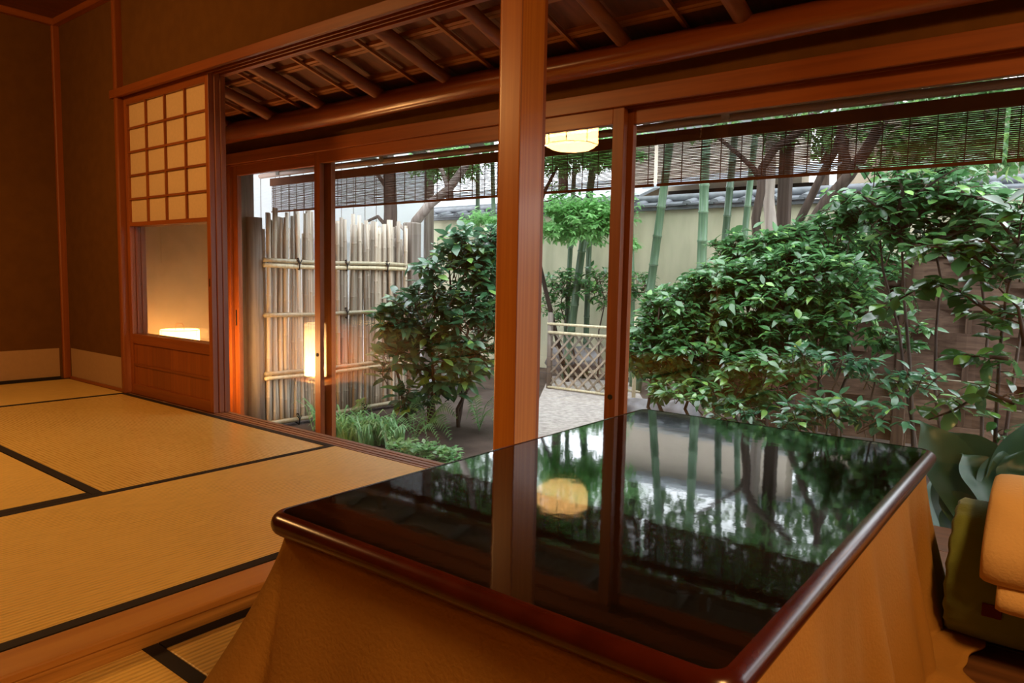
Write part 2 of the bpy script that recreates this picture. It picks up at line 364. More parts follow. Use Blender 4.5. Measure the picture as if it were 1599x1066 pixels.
# ceilings
struct('ceiling', MB().box(XW, XP, YB, RY+0.012, 2.335, 2.45), M['ceilboard'])
tr = empty('trim_1', (XW, RY, 2.31)); tr['kind'] = 'structure'; tr['label'] = 'dark cornice strip around the room ceiling'
part('cornice', MB().box(XW, XW+0.035, YB, RY+0.01, 2.295, 2.336), M['timber_y'], tr)
part('cornice', MB().box(XW+0.035, XP-0.04, RY-0.025, RY+0.011, 2.295, 2.336), M['timber_x'], tr)
for k in range(5):
    part('ceiling_batten', MB().box(XW+0.035, XP-0.04, RY-0.45-k*0.45, RY-0.42-k*0.45, 2.312, 2.336), M['timber_x'], tr)

ce = empty('ceiling_eave', (-3, 2.3, 1.8)); ce['kind'] = 'structure'; ce['label'] = 'sloping ceiling of log rafters, battens and boards under the eaves'
RAFX = [-4.47 + 0.4925*k for k in range(13)]
def slab(x0, x1, y0, y1, dz0, dz1):
    """box that follows the slope of the eave"""
    mb = MB().box(x0, x1, y0, y1, 0, 1)
    mb.v = [(x, y, slope_z(y) + (dz1 if z > 0.5 else dz0)) for x, y, z in mb.v]; return mb
def yin(x): return RY+0.06 if x < XP-0.02 else YB
xs = sorted([x for x in RAFX] + [x+0.24625 for x in RAFX])
xs = [-4.83] + [x for x in xs if -4.8 < x < XR] + [XR]
for a, b in zip(xs[:-1], xs[1:]):
    if a < XP < b:
        part('ceiling_board', slab(a, XP, RY+0.06, 2.76, 0.062, 0.085), M['ceilboard'], ce)
        part('ceiling_board', slab(XP, b, YB, 2.76, 0.062, 0.085), M['ceilboard'], ce); continue
    part('ceiling_board', slab(a+0.001, b-0.001, yin((a+b)/2), 2.76, 0.062, 0.085), M['ceilboard'], ce)
for k, x in enumerate(RAFX):
    y0 = yin(x); pts = [(x + 0.004*math.sin(7*k+2*t), y0+(2.74-y0)*t/6, slope_z(y0+(2.74-y0)*t/6)) for t in range(7)]
    part('rafter', MB().tube(pts, [0.032+0.0025*math.sin(k*3+t) for t in range(7)], 12), M['rafter'], ce, smooth=True)
    part('thin_batten', slab(x+0.238, x+0.254, y0, 2.72, 0.030, 0.046), M['batten'], ce)
yb = 2.60
while yb > YB+0.1:
    x0 = -4.82 if yb > RY+0.1 else XP+0.04
    for s in (0, 0.022): part('batten', slab(x0, XR-0.01, yb-s-0.009, yb-s+0.009, 0.044, 0.062), M['batten'], ce)
    yb -= 0.235
rf = struct('roof', MB().box(XW-0.3, XR+0.3, YB-0.3, 2.3, 3.2, 3.3), M['tile'])
part('roof_slope', slab(XP, XR+0.3, YB-0.3, 3.44, 0.10, 0.16), M['tile'], rf)
part('roof_slope', slab(-5.1, XP, RY+0.07, 3.44, 0.10, 0.16), M['tile'], rf)
part('upper_roof', MB().box(XW-0.3, XP+0.05, YB-0.3, 2.1, 2.46, 2.56), M['tile'], rf)
part('eave_boards', slab(-5.05, XR+0.2, 2.77, 3.42, 0.070, 0.098), M['eave'], rf)
for k in range(14):
    x = -4.9 + 0.4925*k
    part('eave_rafter', MB().tube([(x, 2.79, slope_z(2.79)+0.03), (x, 3.40, slope_z(3.40)+0.03)], 0.03, 10), M['eave'], rf, smooth=True)
for yy in (2.92, 3.06, 3.2, 3.34):
    part('eave_batten', slab(-5.03, XR+0.2, yy-0.012, yy+0.012, 0.055, 0.070), M['eave'], rf)

# log beam under the rafters
pts = [(-4.82 + t*0.5, 2.66, 1.652 + 0.004*math.sin(t*1.7)) for t in range(14)]
one('log_beam', MB().tube(pts, [0.066-0.0016*t for t in range(14)], 20), M['log'], 'long polished round log beam running above the glass doors under the rafters', 'beam', smooth=True)

# lintel over the paper screens, grooved underneath
lt = empty('trim_2', (-3, RY, 1.74)); lt['kind'] = 'structure'; lt['label'] = 'grooved wooden lintel above the paper screens'
part('lintel_body', MB().box(-4.50, XP-0.03, 1.905, 2.035, 1.742, 1.768), M['timber_x'], lt)
for a, b in ((1.90, 1.922), (1.944, 1.952), (1.974, 1.982), (2.004, 2.035)):
    part('lintel_rib', MB().box(-4.50, XP-0.03, a, b, 1.724, 1.7425 if a > 1.9 else 1.770), M['timber_x'], lt, bevel=0.002)
l2 = empty('trim_3', (XP, 0, 1.76)); l2['kind'] = 'structure'; l2['label'] = 'wooden lintel between the two rooms'
part('lintel_body', MB().box(XP-0.055, XP+0.055, YB, RY-0.05, 1.73, 1.80), M['timber_y'], l2, bevel=0.003)

# sill under the paper screens with its running grooves
sl = empty('trim_4', (-3, RY, -0.02)); sl['kind'] = 'structure'; sl['label'] = 'wooden sill with sliding grooves beside the tatami'
part('sill_base', MB().box(-4.46, XP+0.02, RY, 2.035, -0.07, -0.012), M['sill_x'], sl)
for a, b in ((RY, 1.946), (1.9535, 1.974), (1.9815, 2.002), (2.0095, 2.035)):
    part('sill_ridge', MB().box(-4.46, XP-0.05, a, b, -0.0125, 0.0), M['sill_x'], sl, bevel=0.0015)

# step edge between the rooms
st = empty('trim_5', (-1.53, 0, -0.03)); st['kind'] = 'structure'; st['label'] = 'polished wooden step edge between the upper and lower tatami'
part('step_cap', MB().box(-1.585, -1.482, YB, RY-0.002, -0.02, 0.0), M['edge_smooth'], st, bevel=0.004)
part('step_front', MB().box(-1.58, -1.486, YB, RY-0.002, -0.1, -0.0205), M['edge_rough'], st, bevel=0.002)

# corner and screen posts
def post(name, x0, x1, y0, y1, z0, z1, mat, label, bev=0.008):
    return one(name, MB().box(x0, x1, y0, y1, z0, z1), mat, label, 'post', bevel=bev, base=((x0+x1)/2, (y0+y1)/2, z0))
post('corner_post', XW, XW+0.028, RY-0.03, RY+0.03, 0.0, 2.30, M['timber_z'], 'slim dark wooden post in the far left corner of the room')
post('screen_post', -4.468, -4.430, RY-0.022, RY+0.05, 0.0, 2.30, M['timber_z'], 'narrow wooden post on the left of the paper screen')
mp_ = thing('main_post', (-1.53, 2.0, -0.1), 'thick cedar post with cathedral grain standing behind the black table', 'post')
pm = MB()
a0, a1, b0, b1 = -1.588, -1.486, 1.915, 2.045
rr = 0.020
prof = []
for cx_, cy_, s0, rad in ((a1-0.004, b0+0.004, -90, 0.004), (a1-0.006, b1-0.006, 0, 0.006), (a0+rr, b1-rr, 90, rr), (a0+rr, b0+rr, 180, rr)):
    for k in range(7):
        a = math.radians(s0 + 90*k/6); prof.append((cx_+rad*math.cos(a), cy_+rad*math.sin(a)))
n = len(prof); v = [(x, y, z) for z in (-0.1, 1.90) for x, y in prof]
pm.add(v, [(i, (i+1) % n, n+(i+1) % n, n+i) for i in range(n)] + [tuple(range(n))[::-1], tuple(range(n, 2*n))])
part('shaft', pm, M['post'], mp_, smooth=False)
part('split_groove_spline', MB().box(-1.4865, -1.4845, 1.916, 1.9185, -0.1, 1.90), M['timber_z'], mp_)
part('backing_strip', MB().box(-1.55, -1.497, 2.045, 2.075, -0.1, 1.88), M['timber_z'], mp_, bevel=0.002)

# paper at the foot of the walls
tb = empty('baseboard_left', (XW, 0, 0)); tb['kind'] = 'structure'
part('base_paper', MB().box(XW, XW+0.002, YB, RY-0.045, 0.018, 0.207), M['basepaper'], tb)
part('base_rail', MB().box(XW, XW+0.014, YB, RY-0.045, 0.0, 0.018), M['heri'], tb)
tb = empty('baseboard_garden', (-4.9, RY, 0)); tb['kind'] = 'structure'
part('base_paper', MB().box(XW+0.05, -4.475, RY+0.009, RY+0.012, 0.018, 0.207), M['basepaper'], tb)
part('base_rail', MB().box(XW+0.05, -4.475, RY-0.002, RY+0.012, 0.0, 0.018), M['timber_x'], tb)

# ------------------------------------------------------------------ tatami
def mat_thing(x0, x1, y0, y1, ztop, long_axis, heri, label, stripe=None):
    t = thing('tatami_mat', ((x0+x1)/2, (y0+y1)/2, ztop-0.05), label, 'tatami mat', 'tatami mats on the floor')
    e = 0.0015
    part('rush_surface', MB().box(x0+e, x1-e, y0+e, y1-e, ztop-0.05, ztop), M['tatami_'+(stripe or long_axis)], t, bevel=0.003)
    hw = 0.034
    for s in heri:
        if long_axis == 'y':
            xa, xb = (x0+e-0.0005, x0+hw) if s == 0 else (x1-hw, x1-e+0.0005)
            mb = MB().box(xa, xb, y0+e, y1-e, ztop-0.045, ztop+0.0012)
        else:
            ya, yb_ = (y0+e-0.0005, y0+hw) if s == 0 else (y1-hw, y1-e+0.0005)
            mb = MB().box(x0+e, x1-e, ya, yb_, ztop-0.045, ztop+0.0012)
        part('cloth_edging', mb, M['heri'], t)
    return t
mat_thing(-2.500, -1.585, 0.01, 1.928, 0, 'y', (0, 1), 'long tatami mat lying along the wooden step edge, left of the black table')
mat_thing(-4.440, -2.500, 0.965, 1.928, 0, 'x', (0, 1), 'tatami mat catching pale daylight in front of the paper screen and sill')
mat_thing(-3.415, -2.500, -0.955, 0.965, 0, 'y', (0, 1), 'tatami mat at the left picture edge with a black edging meeting two other mats')
mat_thing(-5.325, -4.440, 0.01, 1.928, 0, 'y', (0, 1), 'tatami mat in the far left corner against the papered wall')
mat_thing(-4.440, -3.415, 0.01, 0.965, 0, 'y', (0, 1), 'half-size tatami mat left of the picture between the papered corner mat and the edge mat')
mat_thing(-5.325, -3.415, -0.95, 0.01, 0, 'x', (0, 1), 'tatami mat behind the left picture edge near the left wall')
mat_thing(-2.500, -1.585, -1.9, 0.01, 0, 'y', (0, 1), 'tatami mat out of view beside the step edge')
mat_thing(-1.484, -0.56, 0.692, 2.60, LZ, 'y', (0, 1), 'lower tatami mat whose black edging runs under the tan blanket', stripe='y')
mat_thing(-1.484, 0.42, -0.26, 0.692, LZ, 'x', (0, 1), 'lower tatami mat at the bottom left picture corner below the step', stripe='y')

# ------------------------------------------------------------------ sliding paper screens
def shoji(y0, label, x0=-4.425, x1=-3.492, dx=0.0):
    x0 += dx; x1 += dx; y1 = y0+0.028
    t = thing('paper_screen', ((x0+x1)/2, y0, 0.0), label, 'paper screen', 'sliding paper screens stacked by the wall')
    sw = 0.034
    part('stile', MB().box(x0, x0+sw, y0, y1, 0.002, 1.738), M['timber_z'], t, bevel=0.002)
    rs = part('stile', MB().box(x1-sw, x1, y0, y1, 0.002, 1.738), M['timber_z'], t, bevel=0.002)
    part('finger_pull', MB().box(x1-0.021, x1-0.013, y0-0.001, y0+0.003, 0.66, 0.70), M['heri'], rs)
    part('top_rail', MB().box(x0+sw, x1-sw, y0, y1, 1.685, 1.738), M['timber_x'], t)
    part('middle_rail', MB().box(x0+sw, x1-sw, y0, y1, 0.992, 1.014), M['timber_x'], t)
    part('window_rail', MB().box(x0+sw, x1-sw, y0, y1, 0.305, 0.360), M['timber_x'], t, bevel=0.002)
    part('bottom_rail', MB().box(x0+sw, x1-sw, y0, y1, 0.002, 0.062), M['timber_x'], t, bevel=0.002)
    # four boards of the bottom panel and the moulding over them
    bw = (x1-x0-2*sw)/4
    for k in range(4):
        part('panel_board', MB().box(x0+sw+k*bw, x0+sw+(k+1)*bw-0.001, y0+0.010, y0+0.018, 0.062, 0.305), M['timber_z'], t)
    part('panel_moulding', MB().box(x0+sw, x1-sw, y0+0.004, y0+0.010, 0.170, 0.184), M['timber_x'], t, bevel=0.001)
    part('glass_pane', MB().box(x0+sw, x1-sw, y0+0.012, y0+0.015, 0.360, 0.992), M['glass_thin'], t)
    cw = (x1-x0-2*sw)/4; rh = (1.685-1.014)/5
    for k in range(1, 4): part('muntin', MB().box(x0+sw+k*cw-0.0055, x0+sw+k*cw+0.0055, y0+0.004, y0+0.016, 1.014, 1.685), M['timber_z'], t)
    for k in range(1, 5): part('muntin', MB().box(x0+sw, x1-sw, y0+0.005, y0+0.016, 1.014+k*rh-0.0055, 1.014+k*rh+0.0055), M['timber_x'], t)
    for i in range(4):
        for j in range(5):
            part('paper_pane', MB().box(x0+sw+i*cw, x0+sw+(i+1)*cw, y0+0.0165, y0+0.0175, 1.014+j*rh, 1.014+(j+1)*rh), M['paper'], t)
    return t
shoji(1.9465, 'paper screen with a low glass window, frontmost of the stack')
shoji(1.976, 'paper screen standing second in the stack, behind the front one', dx=0.006)
shoji(2.005, 'paper screen hindmost of the stack, nearest the glass doors', dx=0.010)

# drum lamp on a low shelf behind the screens
sh = one('lamp_shelf', MB().box(-4.83, -4.20, 2.04, 2.42, -0.10, -0.062), M['sill_x'], 'low wooden shelf behind the paper screens under the drum lamp', 'shelf', base=(-4.5, 2.2, -0.1))
lp = thing('drum_lamp', (-4.45, 2.263, -0.06), 'glowing paper drum lamp with a wire handle behind the screen window', 'lamp')
part('paper_shade', MB().lathe([(0.113, 0.03), (0.115, 0.035), (0.115, 0.425), (0.113, 0.428)], (-4.45, 2.263, -0.06), 40), M['lamp_floor'], lp, smooth=True)
part('top_paper', MB().lathe([(0.113, 0.422), (0.0, 0.422)], (-4.45, 2.263, -0.06), 40), M['lamp_floor'], lp)
for z in (0.033, 0.426):
    part('hoop', MB().tube([(-4.45+0.115*math.cos(a*math.pi/20), 2.263+0.115*math.sin(a*math.pi/20), -0.06+z) for a in range(41)], 0.0018, 6), M['darkwire'], lp, smooth=True)
part('base', MB().lathe([(0.0, 0.0), (0.08, 0.0), (0.085, 0.008), (0.08, 0.014), (0.0, 0.014)], (-4.45, 2.263, -0.06), 32), M['darkwire'], lp)
hd = np.array([0.82, 0.57])
part('handle', MB().tube([(-4.45+hd[0]*0.028*math.cos(a), 2.263+hd[1]*0.028*math.cos(a), 0.366+0.040*min(1.0, 1.25*math.sin(a))) for a in np.linspace(0, math.pi, 15)], 0.0022, 6), M['copper'], lp, smooth=True)
for k in range(3):
    a = 0.5+k*2.094
    part('rib', MB().tube([(-4.45+0.115*math.cos(a), 2.263+0.115*math.sin(a), -0.05), (-4.45+0.115*math.cos(a), 2.263+0.115*math.sin(a), 0.366)], 0.0014, 5), M['darkwire'], lp)
one('wall_panel', MB().box(-4.829, -4.826, 2.34, 2.58, 0.79, 1.10), M['plaster_pale'], 'thin pale rectangle on the wall seen through the screen window', 'sheet')  # thin rectangle in the same pale plaster as the alcove wall

# ------------------------------------------------------------------ ceiling lanterns of the rooms (seen mirrored in glass and table)
def lantern(c, label, R=0.235, h=0.20, lit='lamp_room'):
    t = thing('ceiling_lantern', (c[0], c[1], c[2]), label, 'lantern', 'paper ceiling lanterns')
    n = 8; ang = [math.pi/8 + 2*math.pi*k/n for k in range(n)]
    top = [(c[0]+R*math.cos(a), c[1]+R*math.sin(a), c[2]+h) for a in ang]
    mid = [(c[0]+R*math.cos(a), c[1]+R*math.sin(a), c[2]+0.035) for a in ang]
    low = [(c[0]+R*0.72*math.cos(a), c[1]+R*0.72*math.sin(a), c[2]) for a in ang]
    for k in range(n):
        k2 = (k+1) % n
        part('paper_panel', MB().add([mid[k], mid[k2], top[k2], top[k]], [(0,1,2,3)]), M[lit], t)
        part('lower_panel', MB().add([low[k], low[k2], mid[k2], mid[k]], [(0,1,2,3)]), M[lit], t)
        part('frame_post', MB().tube([mid[k], top[k]], 0.004, 6), M['darkwire'], t)
        part('frame_bar', MB().tube([mid[k], mid[k2]], 0.003, 6), M['darkwire'], t)
    part('bottom_paper', MB().add(low, [tuple(range(n))[::-1]]), M[lit], t)
    part('top_plate', MB().add(top + [(x, y, z+0.012) for x, y, z in top], [tuple(range(n))[::-1], tuple(range(n, 2*n))] + [(i, (i+1) % n, n+(i+1) % n, n+i) for i in range(n)]), M['timber_x'], t)
    part('stem', MB().tube([(c[0], c[1], c[2]+h), (c[0], c[1], c[2]+h+0.30)], 0.012, 8), M['timber_z'], t)
    return t
lantern((-3.58, 0.15, 1.865), 'octagonal paper lantern of the upper room, mirrored beside the main post')
lantern((1.05, 0.45, 1.98), 'octagonal paper lantern of the lower room, to the right behind the viewer', lit='lamp_near')

# ------------------------------------------------------------------ glass doors
hd_ = empty('trim_6', (-1.5, GY, 1.47)); hd_['kind'] = 'structure'; hd_['label'] = 'red-brown grooved head beam over the glass doors'
part('head_face', MB().box(-4.83, XR, GY-0.03, GY-0.012, 1.468, 1.540), M['timber_x'], hd_, bevel=0.002)
part('head_body', MB().box(-4.83, XR, GY-0.012, GY+0.08, 1.478, 1.540), M['timber_x'], hd_)
part('head_rib', MB().box(-4.83, XR, GY+0.020, GY+0.030, 1.468, 1.4785), M['timber_x'], hd_)
part('head_rib', MB().box(-4.83, XR, GY+0.068, GY+0.08, 1.468, 1.4785), M['timber_x'], hd_)
bs_ = empty('trim_7', (-1.5, GY, -0.34)); bs_['kind'] = 'structure'; bs_['label'] = 'low wooden sill carrying the glass doors'
part('door_sill', MB().box(-4.83, XR, GY-0.03, GY+0.085, -0.435, -0.405), M['sill_x'], bs_)
jb = empty('trim_8', (-4.75, GY, -0.3)); jb['kind'] = 'structure'; jb['label'] = 'left door jamb glowing orange in the lamp light'
part('jamb_board', MB().box(-4.835, -4.725, GY-0.02, GY+0.02, -0.405, 1.47), M['timber_z'], jb, bevel=0.002)
part('jamb_stop', MB().box(-4.725, -4.69, GY+0.01, GY+0.075, -0.405, 1.47), M['timber_z'], jb)
def glass_door(n, x0, x1, y0, label, swl=0.055, swr=0.055):
    t = empty('window_%d' % n, ((x0+x1)/2, y0, -0.325)); t['kind'] = 'structure'; t['label'] = label
    y1 = y0+0.032
    a = part('stile', MB().box(x0, x0+swl, y0, y1, -0.404, 1.475), M['timber_z'], t, bevel=0.002)
    b = part('stile', MB().box(x1-swr, x1, y0, y1, -0.404, 1.475), M['timber_z'], t, bevel=0.002)
    part('top_rail', MB().box(x0+swl, x1-swr, y0, y1, 1.402, 1.475), M['timber_x'], t, bevel=0.002)
    part('bottom_rail', MB().box(x0+swl, x1-swr, y0, y1, -0.404, -0.32), M['timber_x'], t, bevel=0.002)
    part('glass_pane', MB().box(x0+swl, x1-swr, y0+0.014, y0+0.018, -0.32, 1.402), M['glass'], t)
    return t, a, b
g1, a1_, b1_ = glass_door(1, -4.69, -3.60, GY+0.034, 'leftmost glass door in front of the bamboo fence', 0.055, 0.075)
g2, a2_, b2_ = glass_door(2, -3.705, -1.565, GY-0.012, 'wide middle glass door behind the cedar post')
g3, a3_, b3_ = glass_door(3, -1.63, 0.30, GY+0.034, 'wide glass door on the right in front of the shrubs', 0.085)
g4, a4_, b4_ = glass_door(4, 0.22, XR-0.01, GY-0.012, 'far right glass door outside the picture')
part('finger_pull', MB().box(-4.672, -4.660, GY+0.031, GY+0.036, 0.36, 0.47), M['heri'], a1_)
for o, x, z in ((a2_, -3.68, 0.235), (b2_, -1.59, 0.22)):
    mb = MB(); mb.tube([(x, GY-0.0145, z), (x, GY-0.009, z)], [0.012, 0.012], 14)
    part('door_latch', mb, M['twine'], o, smooth=False)

# ================================================================== TABLE, BLANKET, CUSHION
TX0, TX1, TY0, TY1, TZ = -0.998, -0.226, 0.632, 1.905, 0.36
def rrect(x0, x1, y0, y1, r, n=6):
    out = []
    for cx_, cy_, s0 in ((x1-r, y0+r, -90), (x1-r, y1-r, 0), (x0+r, y1-r, 90), (x0+r, y0+r, 180)):
        for k in range(n+1):
            a = math.radians(s0+90*k/n); out.append((cx_+r*math.cos(a), cy_+r*math.sin(a), math.cos(a), math.sin(a)))
    return out
tb = thing('low_table', ((TX0+TX1)/2, (TY0+TY1)/2, LZ), 'low table with mirror-black lacquer top and red-brown rim', 'table')
pr = rrect(TX0+0.018, TX1-0.018, TY0+0.018, TY1-0.018, 0.022, 6); n = len(pr)
mb = MB().add([(x, y, TZ-0.02) for x, y, _, _ in pr] + [(x, y, TZ) for x, y, _, _ in pr], [tuple(range(n))[::-1], tuple(range(n, 2*n))] + [(i, (i+1) % n, n+(i+1) % n, n+i) for i in range(n)])
part('table_top', mb, M['lacquer'], tb)
mb = MB(); pr = rrect(TX0+0.018, TX1-0.018, TY0+0.018, TY1-0.018, 0.022, 8); n = len(pr); K = 12
for x, y, nx, ny in pr:
    for k in range(K):
        a = math.radians(94 - 188*k/(K-1)); o_ = 0.0185*max(0, math.cos(a)) if k not in (0, K-1) else -0.002
        mb.v.append((x+nx*o_, y+ny*o_, TZ-0.0175+0.0182*math.sin(a)))
for i in range(n):
    for k in range(K-1):
        a, b = i*K+k, ((i+1) % n)*K+k; mb.f.append((a, a+1, b+1, b))
part('rim', mb, M['lacquer_red'], tb, smooth=True)
part('apron', MB().box(TX0+0.06, TX1-0.06, TY0+0.06, TY1-0.06, 0.25, TZ-0.036), M['floorwood'], tb)
for x in (TX0+0.08, TX1-0.13):
    for y in (TY0+0.08, TY1-0.13): part('leg', MB().box(x, x+0.05, y, y+0.05, LZ+0.001, 0.26), M['floorwood'], tb)

def drape():
    """table blanket: hangs from under the rim, flares and folds, and its hem lies on the floor"""
    pr = []
    corners = rrect(TX0+0.02, TX1-0.02, TY0+0.02, TY1-0.02, 0.03, 12)
    # resample the sides
    for i in range(len(corners)):
        a = corners[i]; b = corners[(i+1) % len(corners)]
        L_ = math.hypot(b[0]-a[0], b[1]-a[1]); k = max(1, int(L_/0.012))
        for j in range(k):
            t = j/k; nx, ny = a[2]*(1-t)+b[2]*t, a[3]*(1-t)+b[3]*t; l = math.hypot(nx, ny)
            pr.append((a[0]*(1-t)+b[0]*t, a[1]*(1-t)+b[1]*t, nx/l, ny/l))
    n = len(pr); S = 34; top = TZ-0.034
    mb = MB(); acc = 0
    dist = [0]
    for i in range(1, n): dist.append(dist[-1]+math.hypot(pr[i][0]-pr[i-1][0], pr[i][1]-pr[i-1][1])+0.02*math.hypot(pr[i][2]-pr[i-1][2], pr[i][3]-pr[i-1][3]))
    for i, (x, y, nx, ny) in enumerate(pr):
        wl, wr, wn, wf = max(0, -nx)**2, max(0, nx)**2, max(0, -ny)**2, max(0, ny)**2
        flare = 0.10*wl + 0.06*wr + 0.085*wn + 0.05*wf + 0.12*4*(nx*ny)**2*(1 if nx < 0 else 0.45)
        foot = 0.03*wl + 0.085*wr + 0.03*wn + 0.02*wf
        d = dist[i]
        f1 = math.sin(d*21+0.6)*0.5 + math.sin(d*37+1.9)*0.35 + math.sin(d*9.3)*0.6
        f2 = math.sin(d*58+0.3)
        amp = 0.011 + 0.011*wr + 0.006*wf
        for j in range(S):
            s = j/(S-1)
            if s < 0.82:
                u = s/0.82; z = top*(1-u) + (LZ+0.02)*u; o_ = flare*u**1.25
                z += 0
            else:
                u = (s-0.82)/0.18; z = LZ+0.02 - 0.012*min(1, u*1.6); o_ = flare + foot*u
            g = min(1.0, s*1.5)**0.9
            o_ += amp*g*f1 + 0.0075*g*wr*f2*(0.6+0.4*math.sin(d*13))
            if s > 0.82: z += 0.006*max(0, math.sin(d*17))
            mb.v.append((x+nx*(o_-0.004), y+ny*(o_-0.004), z))
    for i in range(n):
        for j in range(S-1):
            a, b = i*S+j, ((i+1) % n)*S+j; mb.f.append((a, b, b+1, a+1))
    return mb
bl = one('table_blanket', drape(), M['blanket'], 'tan fleece blanket draped from under the black table top to the floor', 'blanket', smooth=True, base=((TX0+TX1)/2, (TY0+TY1)/2, LZ))
sd = bl.modifiers.new('thickness', 'SOLIDIFY'); sd.thickness = 0.006; sd.offset = -1

# green bolster cushion
bo = thing('bolster_cushion', (0.24, 1.90, LZ), 'olive green bolster cushion lying on the floor right of the table', 'cushion')
BX0, BX1, BYC, BZC, BR = -0.185, 0.66, 1.905, LZ+0.152, 0.150
mb = MB(); nA = 64; secs = []
def bol_sec(x, r, puck=0.0):
    out = []
    for k in range(nA):
        a = 2*math.pi*k/nA; rr_ = r*(1+puck*math.sin(a*19))
        ca, sa = math.cos(a), math.sin(a)
        out.append((x + puck*0.10*math.sin(a*19+1), BYC + rr_*1.06*np.sign(ca)*abs(ca)**1.0, BZC + rr_*np.sign(sa)*abs(sa)**1.0))
    return out
for x, r, p in ((BX0+0.03, 0.0, 0), (BX0+0.028, 0.05, 0), (BX0+0.020, 0.10, 0.004), (BX0+0.010, 0.130, 0.012), (BX0+0.004, 0.142, 0.022), (BX0+0.012, BR-0.001, 0.022), (BX0+0.03, BR, 0.008), (BX0+0.07, BR+0.001, 0.002), (BX0+0.2, BR+0.0, 0), (BX1-0.2, BR, 0), (BX1-0.03, BR, 0.006), (BX1-0.004, 0.142, 0.02), (BX1-0.02, 0.10, 0), (BX1-0.03, 0.0, 0)):
    secs.append(bol_sec(x, r, p))
for i, s in enumerate(secs):
    mb.v += [tuple(map(float, q)) for q in s]
    if i:
        for k in range(nA):
            a, b = (i-1)*nA+k, (i-1)*nA+(k+1) % nA; mb.f.append((a, a+nA, b+nA, b))
part('cover', mb, M['green_cloth'], bo, smooth=True)
part('fabric_tab', MB().box(-0.110, -0.075, BYC-BR*1.06-0.003, BYC-BR*1.06+0.012, BZC-0.046, BZC-0.018), M['tabcloth'], bo, bevel=0.002, label='small dark red fabric tab')

# folded cream blanket over the bolster
th = thing('folded_throw', (0.25, 1.70, BZC), 'thick folded cream-yellow blanket resting on the green bolster', 'blanket')
def fold_sheet(profile, thick, x0, x1, rnd=0.03):
    """sheet of given thickness following a profile in (y, z), extruded along x with a soft end"""
    mb = MB(); prof = [np.array(p, float) for p in profile]
    dense = []
    for i in range(len(prof)-1):
        for k in range(5):
            t = k/5; p0 = prof[max(i-1, 0)]; p1 = prof[i]; p2 = prof[i+1]; p3 = prof[min(i+2, len(prof)-1)]
            dense.append(0.5*((2*p1)+(-p0+p2)*t+(2*p0-5*p1+4*p2-p3)*t*t+(-p0+3*p1-3*p2+p3)*t**3))
    dense.append(prof[-1]); n = len(dense)
    nor = []
    for i in range(n):
        d = dense[min(i+1, n-1)]-dense[max(i-1, 0)]; d /= np.linalg.norm(d)+1e-9; nor.append(np.array([-d[1], d[0]]))
    ring = lambda hh: [dense[i]+nor[i]*hh for i in range(n)] + [dense[i]-nor[i]*hh for i in range(n-1, -1, -1)]
    xs_ = [(x0, thick*0.25), (x0+rnd*0.15, thick*0.40), (x0+rnd*0.5, thick*0.48), (x0+rnd, thick*0.5), (x1-rnd, thick*0.5), (x1, thick*0.3)]
    m_ = 2*n
    for i, (x, hh) in enumerate(xs_):
        for q in ring(hh): mb.v.append((x, float(q[0]), float(q[1])))
        if i:
            for k in range(m_):
                a, b = (i-1)*m_+k, (i-1)*m_+(k+1) % m_; mb.f.append((a, b, b+m_, a+m_))
    for i in range(n-1):
        a, b, c, d = i, i+1, m_-2-i, m_-1-i; mb.f.append((a, d, c, b))
        o2 = (len(xs_)-1)*m_; mb.f.append((o2+a, o2+b, o2+c, o2+d))
    return mb
yb0, zb = BYC, BZC
part('outer_fold', fold_sheet([(yb0+0.10, zb+0.185), (yb0, zb+0.205), (yb0-0.10, zb+0.190), (yb0-0.175, zb+0.145), (yb0-0.208, zb+0.105), (yb0-0.208, zb+0.066), (yb0-0.188, zb+0.056), (yb0-0.170, zb+0.075), (yb0-0.12, zb+0.12), (yb0-0.03, zb+0.168)], 0.036, -0.115, 0.62, 0.05), M['throw'], th, smooth=True)
part('lower_lip', fold_sheet([(yb0-0.165, zb+0.085), (yb0-0.186, zb+0.052), (yb0-0.208, zb+0.026), (yb0-0.212, zb+0.006), (yb0-0.196, zb-0.004), (yb0-0.181, zb+0.008)], 0.022, -0.085, 0.60, 0.05), M['throw'], th, smooth=True)
part('inner_fold', fold_sheet([(yb0-0.02, zb+0.184), (yb0-0.09, zb+0.168), (yb0-0.15, zb+0.128), (yb0-0.185, zb+0.075)], 0.034, -0.105, 0.61, 0.05), M['throw'], th, smooth=True)

# ================================================================== GARDEN
gr = struct('ground', MB().box(-14, 8, 2.83, 14, GZ-0.3, GZ), M['soil'])
mb = MB()
path = [(-1.9, 3.1), (-2.45, 4.2), (-3.0, 5.0), (-3.6, 5.8), (-4.3, 6.9)]
pv = []
for i, (x, y) in enumerate(path):
    w = (0.85, 0.75, 0.62, 0.52, 0.5)[i]
    pv += [(x-w, y-0.05, GZ+0.004), (x+w, y+0.15, GZ+0.004)]
mb.add(pv, [(2*i, 2*i+1, 2*i+3, 2*i+2) for i in range(len(path)-1)])
pv2 = [(x, y, z+0.012) for x, y, z in pv]
mb = MB().add(pv2 + [(x, y, GZ-0.02) for x, y, z in pv], [(2*i, 2*i+1, 2*i+3, 2*i+2) for i in range(len(path)-1)])
struct('gravel_path', mb, M['gravel'])

